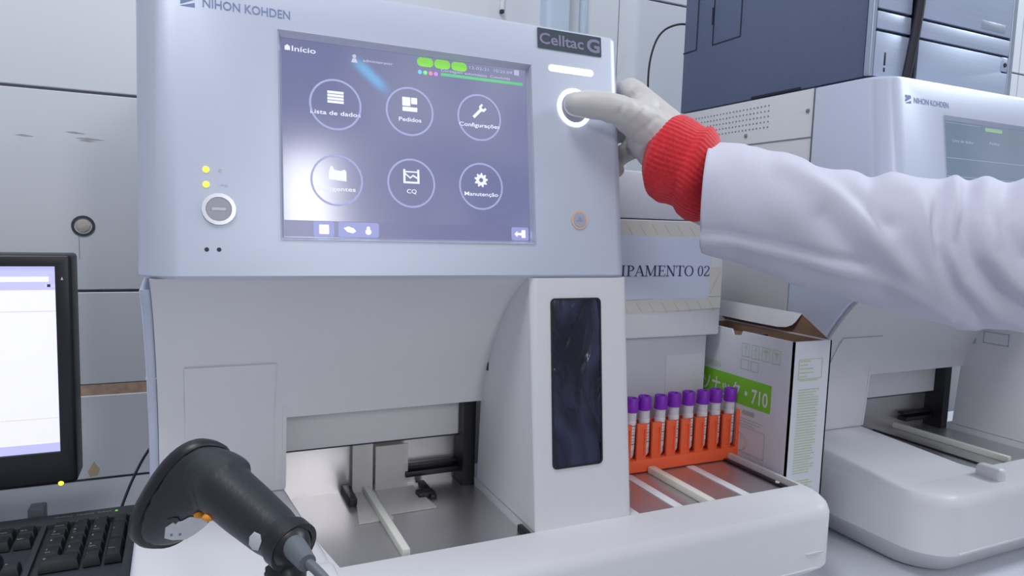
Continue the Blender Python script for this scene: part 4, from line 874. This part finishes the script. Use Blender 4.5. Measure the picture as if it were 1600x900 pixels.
# the rest of the lab coat and the trousers
b = new()
def oval(c, a, d, ang=-.85, n=40): return [Vector((c[0]+a*math.cos(i*2*PI/n)*math.cos(ang)-d*math.sin(i*2*PI/n)*math.sin(ang), c[1]+a*math.cos(i*2*PI/n)*math.sin(ang)+d*math.sin(i*2*PI/n)*math.cos(ang), c[2])) for i in range(n)]
loft(b, [oval((1.23, -.05, -.25), .225, .175), oval((1.23, -.05, .05), .215, .165), oval((1.23, -.05, .28), .205, .150), oval((1.235, -.05, .50), .205, .140), oval((1.237, -.05, .62), .175, .115), oval((1.237, -.05, .675), .12, .095), oval((1.235, -.05, .715), .075, .072)])
limb(b, [(V(1.09, .13, .575), .079), (V(1.135, .075, .632), .079), (V(1.215, -.025, .655), .076), (V(1.295, -.11, .652), .078), (V(1.345, -.17, .615), .078)]); limb(b, [(V(1.345, -.17, .60), .078), (V(1.38, -.16, .34), .066), (V(1.362, -.07, .14), .058)])
part('lab_coat', remeshed(b, .007, 6), M_COAT, pr, angle=180)
b = new()
for dx, dy in ((0, 0), (.12, -.13)): limb(b, [(V(1.17+dx, .02+dy, .0), .10), (V(1.17+dx, .03+dy, -.30), .082), (V(1.17+dx, .01+dy, -.70), .064)])
part('trousers', remeshed(b, .007, 4), mat('trouser_cloth', (.06, .07, .12), .85), pr, angle=180)
b = new()
for dx, dy in ((0, 0), (.12, -.13)):
    limb(b, [(V(1.17+dx, .01+dy, -.752), .046), (V(1.13+dx, .05+dy, -.760), .040), (V(1.06+dx, .13+dy, -.766), .034)])
part('shoes', remeshed(b, .005, 4), M_WHITE, pr, angle=180)
# the glove
b = new(); hand(b, .0006); limb(b, [(wrist, .0268), (V(.455, .547, .427), .0300), (V(.470, .543, .408), .0318)])
gl = remeshed(b, .0015, 9)
for v in gl.verts:                                   # stretched creases across thumb root and wrist
    px, py = cam_px(v.co)
    for x0_, y0_, x1_, y1_, w, a in ((948, 205, 985, 150, 4, -.0008), (960, 212, 1005, 165, 4, .0007), (975, 225, 1025, 185, 4, -.0007), (990, 243, 1040, 205, 5, .0007), (935, 190, 965, 178, 4, -.0006), (1000, 262, 1040, 230, 4, -.0007)):
        d_ = Vector((x1_-x0_, y1_-y0_)); L_ = d_.length; d_ /= L_; q_ = Vector((px-x0_, py-y0_)); s_ = q_.dot(d_); n__ = q_.x*d_.y-q_.y*d_.x
        if -6 < s_ < L_+6: v.co += v.normal*a*math.exp(-(n__/w)**2)
part('glove', gl, M_GLOVE, pr, angle=180)
# knitted cuff: ribbed rings with soft folds
def ringpts(c, ax, ru, rv, n, rib=0, amp=0, ph=0):
    u, v = frame(ax); out = []
    for i in range(n):
        a = i*2*PI/n; k = 1+amp*math.cos(rib*a+ph); out.append(c+u*math.cos(a)*ru*k+v*math.sin(a)*rv*k)
    return out
b = new(); rings = []; NR = 34
KC = [(1034, 238, .672, 54), (1044, 245, .673, 69), (1056, 252, .674, 71), (1068, 257, .675, 68), (1078, 262, .676, 67), (1086, 267, .677, 74), (1096, 278, .678, 72), (1105, 290, .679, 63), (1118, 298, .680, 56), (1135, 304, .680, 52)]
A0, A1 = cam_pt(1034, 232, .668), cam_pt(1118, 292, .690)
for i in range(NR+1):
    f_ = i/NR*(len(KC)-1); j = min(int(f_), len(KC)-2); q_ = f_-j; q_ = q_*q_*(3-2*q_)*.5+q_*.5
    K0, K1 = KC[j], KC[j+1]; c = cam_pt(*[K0[n]*(1-q_)+K1[n]*q_ for n in range(3)]); r_ = (K0[3]*(1-q_)+K1[3]*q_)*.674/F
    tilt = 1-i/NR
    ax = (rt*(.80)+up*(-.45+.15*(1-tilt))-fw*(.55*tilt+.05)).normalized()
    rings.append(ringpts(c, ax, r_, r_*.96, 216, 54, .010, .15*math.sin(i*.5)))
loft(b, rings, cap=False)
inner = [[c+(sum(r, Vector())/len(r)-c)*.22 for c in r] for r in (rings[0], rings[8])]
loft(b, [inner[1], inner[0], rings[0]], cap=False)
part('knit_cuff', b, M_KNIT, pr, label='red knitted rib cuff', angle=180)
# the coat sleeve with its drawn folds
SL_ = [(1105, 308, .672, 85, 88), (1116, 311, .674, 86, 88), (1170, 322, .678, 90, 92), (1250, 350, .682, 90, 94), (1320, 366, .686, 92, 97), (1400, 383, .686, 101, 106), (1500, 396, .682, 108, 116), (1600, 400, .672, 112, 117), (1720, 400, .65, 118, 120)]
cs = [cam_pt(a, c, d) for a, c, d, _, _ in SL_]; rs = [((e+f_)/2)*d/F for a, c, d, e, f_ in SL_]
cs += [V(.94, .285, .37), V(1.03, .20, .47), V(1.10, .12, .585)]; rs += [.078, .080, .082]
for _ in range(3):
    c2, r2 = [cs[0]], [rs[0]]
    for a, c, ra, rb in zip(cs, cs[1:], rs, rs[1:]): c2 += [a*.75+c*.25, a*.25+c*.75]; r2 += [ra*.75+rb*.25, ra*.25+rb*.75]
    cs, rs = c2+[cs[-1]], r2+[rs[-1]]
cum = [0]
for a, c in zip(cs, cs[1:]): cum.append(cum[-1]+(c-a).length)
NS, NT = 300, 180; rings = []; u = None
for i in range(NS+1):
    s_ = cum[-1]*(i/NS); j = max(k for k in range(len(cum)-1) if cum[k] <= s_+1e-9); q_ = (s_-cum[j])/(cum[j+1]-cum[j]); c = cs[j].lerp(cs[j+1], q_); r_ = rs[j]*(1-q_)+rs[j+1]*q_
    a_, b_ = cs[max(0, j-2)], cs[min(len(cs)-1, j+3)]; ax = (b_-a_).normalized(); w_ = max(0, 1-s_/.10); ax = ax.lerp((rt*.95-up*.09-fw*.36).normalized(), w_*w_*(3-2*w_)).normalized()
    if u is None: u, v = frame(ax)
    else: u = (u-ax*u.dot(ax)).normalized(); v = ax.cross(u)
    rings.append([c+(u*math.cos(k*2*PI/NT)+v*math.sin(k*2*PI/NT))*r_ for k in range(NT)])
RIDGE = [  # (polyline, width, height in mm)
 ([(1225, 255), (1262, 272), (1310, 305), (1352, 350), (1400, 405), (1450, 455), (1500, 500)], 15, 6.5),
 ([(1275, 262), (1310, 285), (1350, 315), (1390, 350)], 14, -5),
 ([(1180, 300), (1240, 350), (1300, 400), (1345, 425)], 26, 2.2), ([(1290, 340), (1335, 395), (1385, 440)], 15, -4.0),
 ([(1095, 374), (1140, 376), (1200, 390), (1270, 408), (1345, 428), (1420, 455), (1480, 488)], 9, 5.0),
 ([(1095, 362), (1140, 364), (1200, 377), (1270, 394), (1345, 412)], 6, -4.0),
 ([(1360, 280), (1372, 310), (1385, 350)], 12, -5.5), ([(1395, 278), (1425, 300), (1440, 345), (1452, 400), (1478, 450), (1530, 500)], 17, 7),
 ([(1325, 272), (1350, 288)], 14, 3), ([(1470, 300), (1462, 350), (1468, 400), (1490, 450), (1540, 500)], 10, -7),
 ([(1492, 285), (1490, 330), (1478, 380), (1500, 435), (1550, 485), (1610, 510)], 11, 6), ([(1515, 300), (1508, 350), (1520, 400), (1560, 455), (1620, 490)], 11, -6),
 ([(1540, 280), (1530, 340), (1545, 400), (1590, 450), (1650, 480)], 16, 6), ([(1575, 300), (1570, 350), (1600, 400), (1660, 430)], 12, -5), ([(1605, 262), (1625, 320), (1660, 370)], 18, 7)]
def dist_poly(p, pl):
    best = 1e9
    for (ax_, ay_), (bx_, by_) in zip(pl, pl[1:]):
        dx, dy = bx_-ax_, by_-ay_; l2 = dx*dx+dy*dy; t_ = max(0, min(1, ((p[0]-ax_)*dx+(p[1]-ay_)*dy)/l2)); e = (p[0]-ax_-t_*dx)**2+(p[1]-ay_-t_*dy)**2; best = min(best, e)
    return best
for i, ring in enumerate(rings):
    c = sum(ring, Vector())/NT
    for k, p in enumerate(ring):
        nrm = (p-c).normalized(); px, py = cam_px(p); d = 0
        if (p-CAM).dot(fw) > .2 and px < 1750:
            for pl, w, h in RIDGE:
                e = dist_poly((px, py), pl)
                if e < 9*w*w: d += h*.00085*math.exp(-e/(w*w*1.5))
        d += .0007*math.sin(px*.031+py*.043)+.0005*math.sin(px*.071-py*.052)
        if nrm.dot(fw) > .3: d *= .4
        if i < 14 and i > 11: d -= .0006
        ring[k] = p+nrm*d
b = new(); lip = [[c+(p-c)*f_ for p in rings[n]] for n, f_ in ((12, .93), (1, .93), (0, .965)) for c in [sum(rings[n], Vector())/NT]]
loft(b, lip+rings, cap=False)
part('coat_sleeve', b, M_COAT, pr, angle=180)
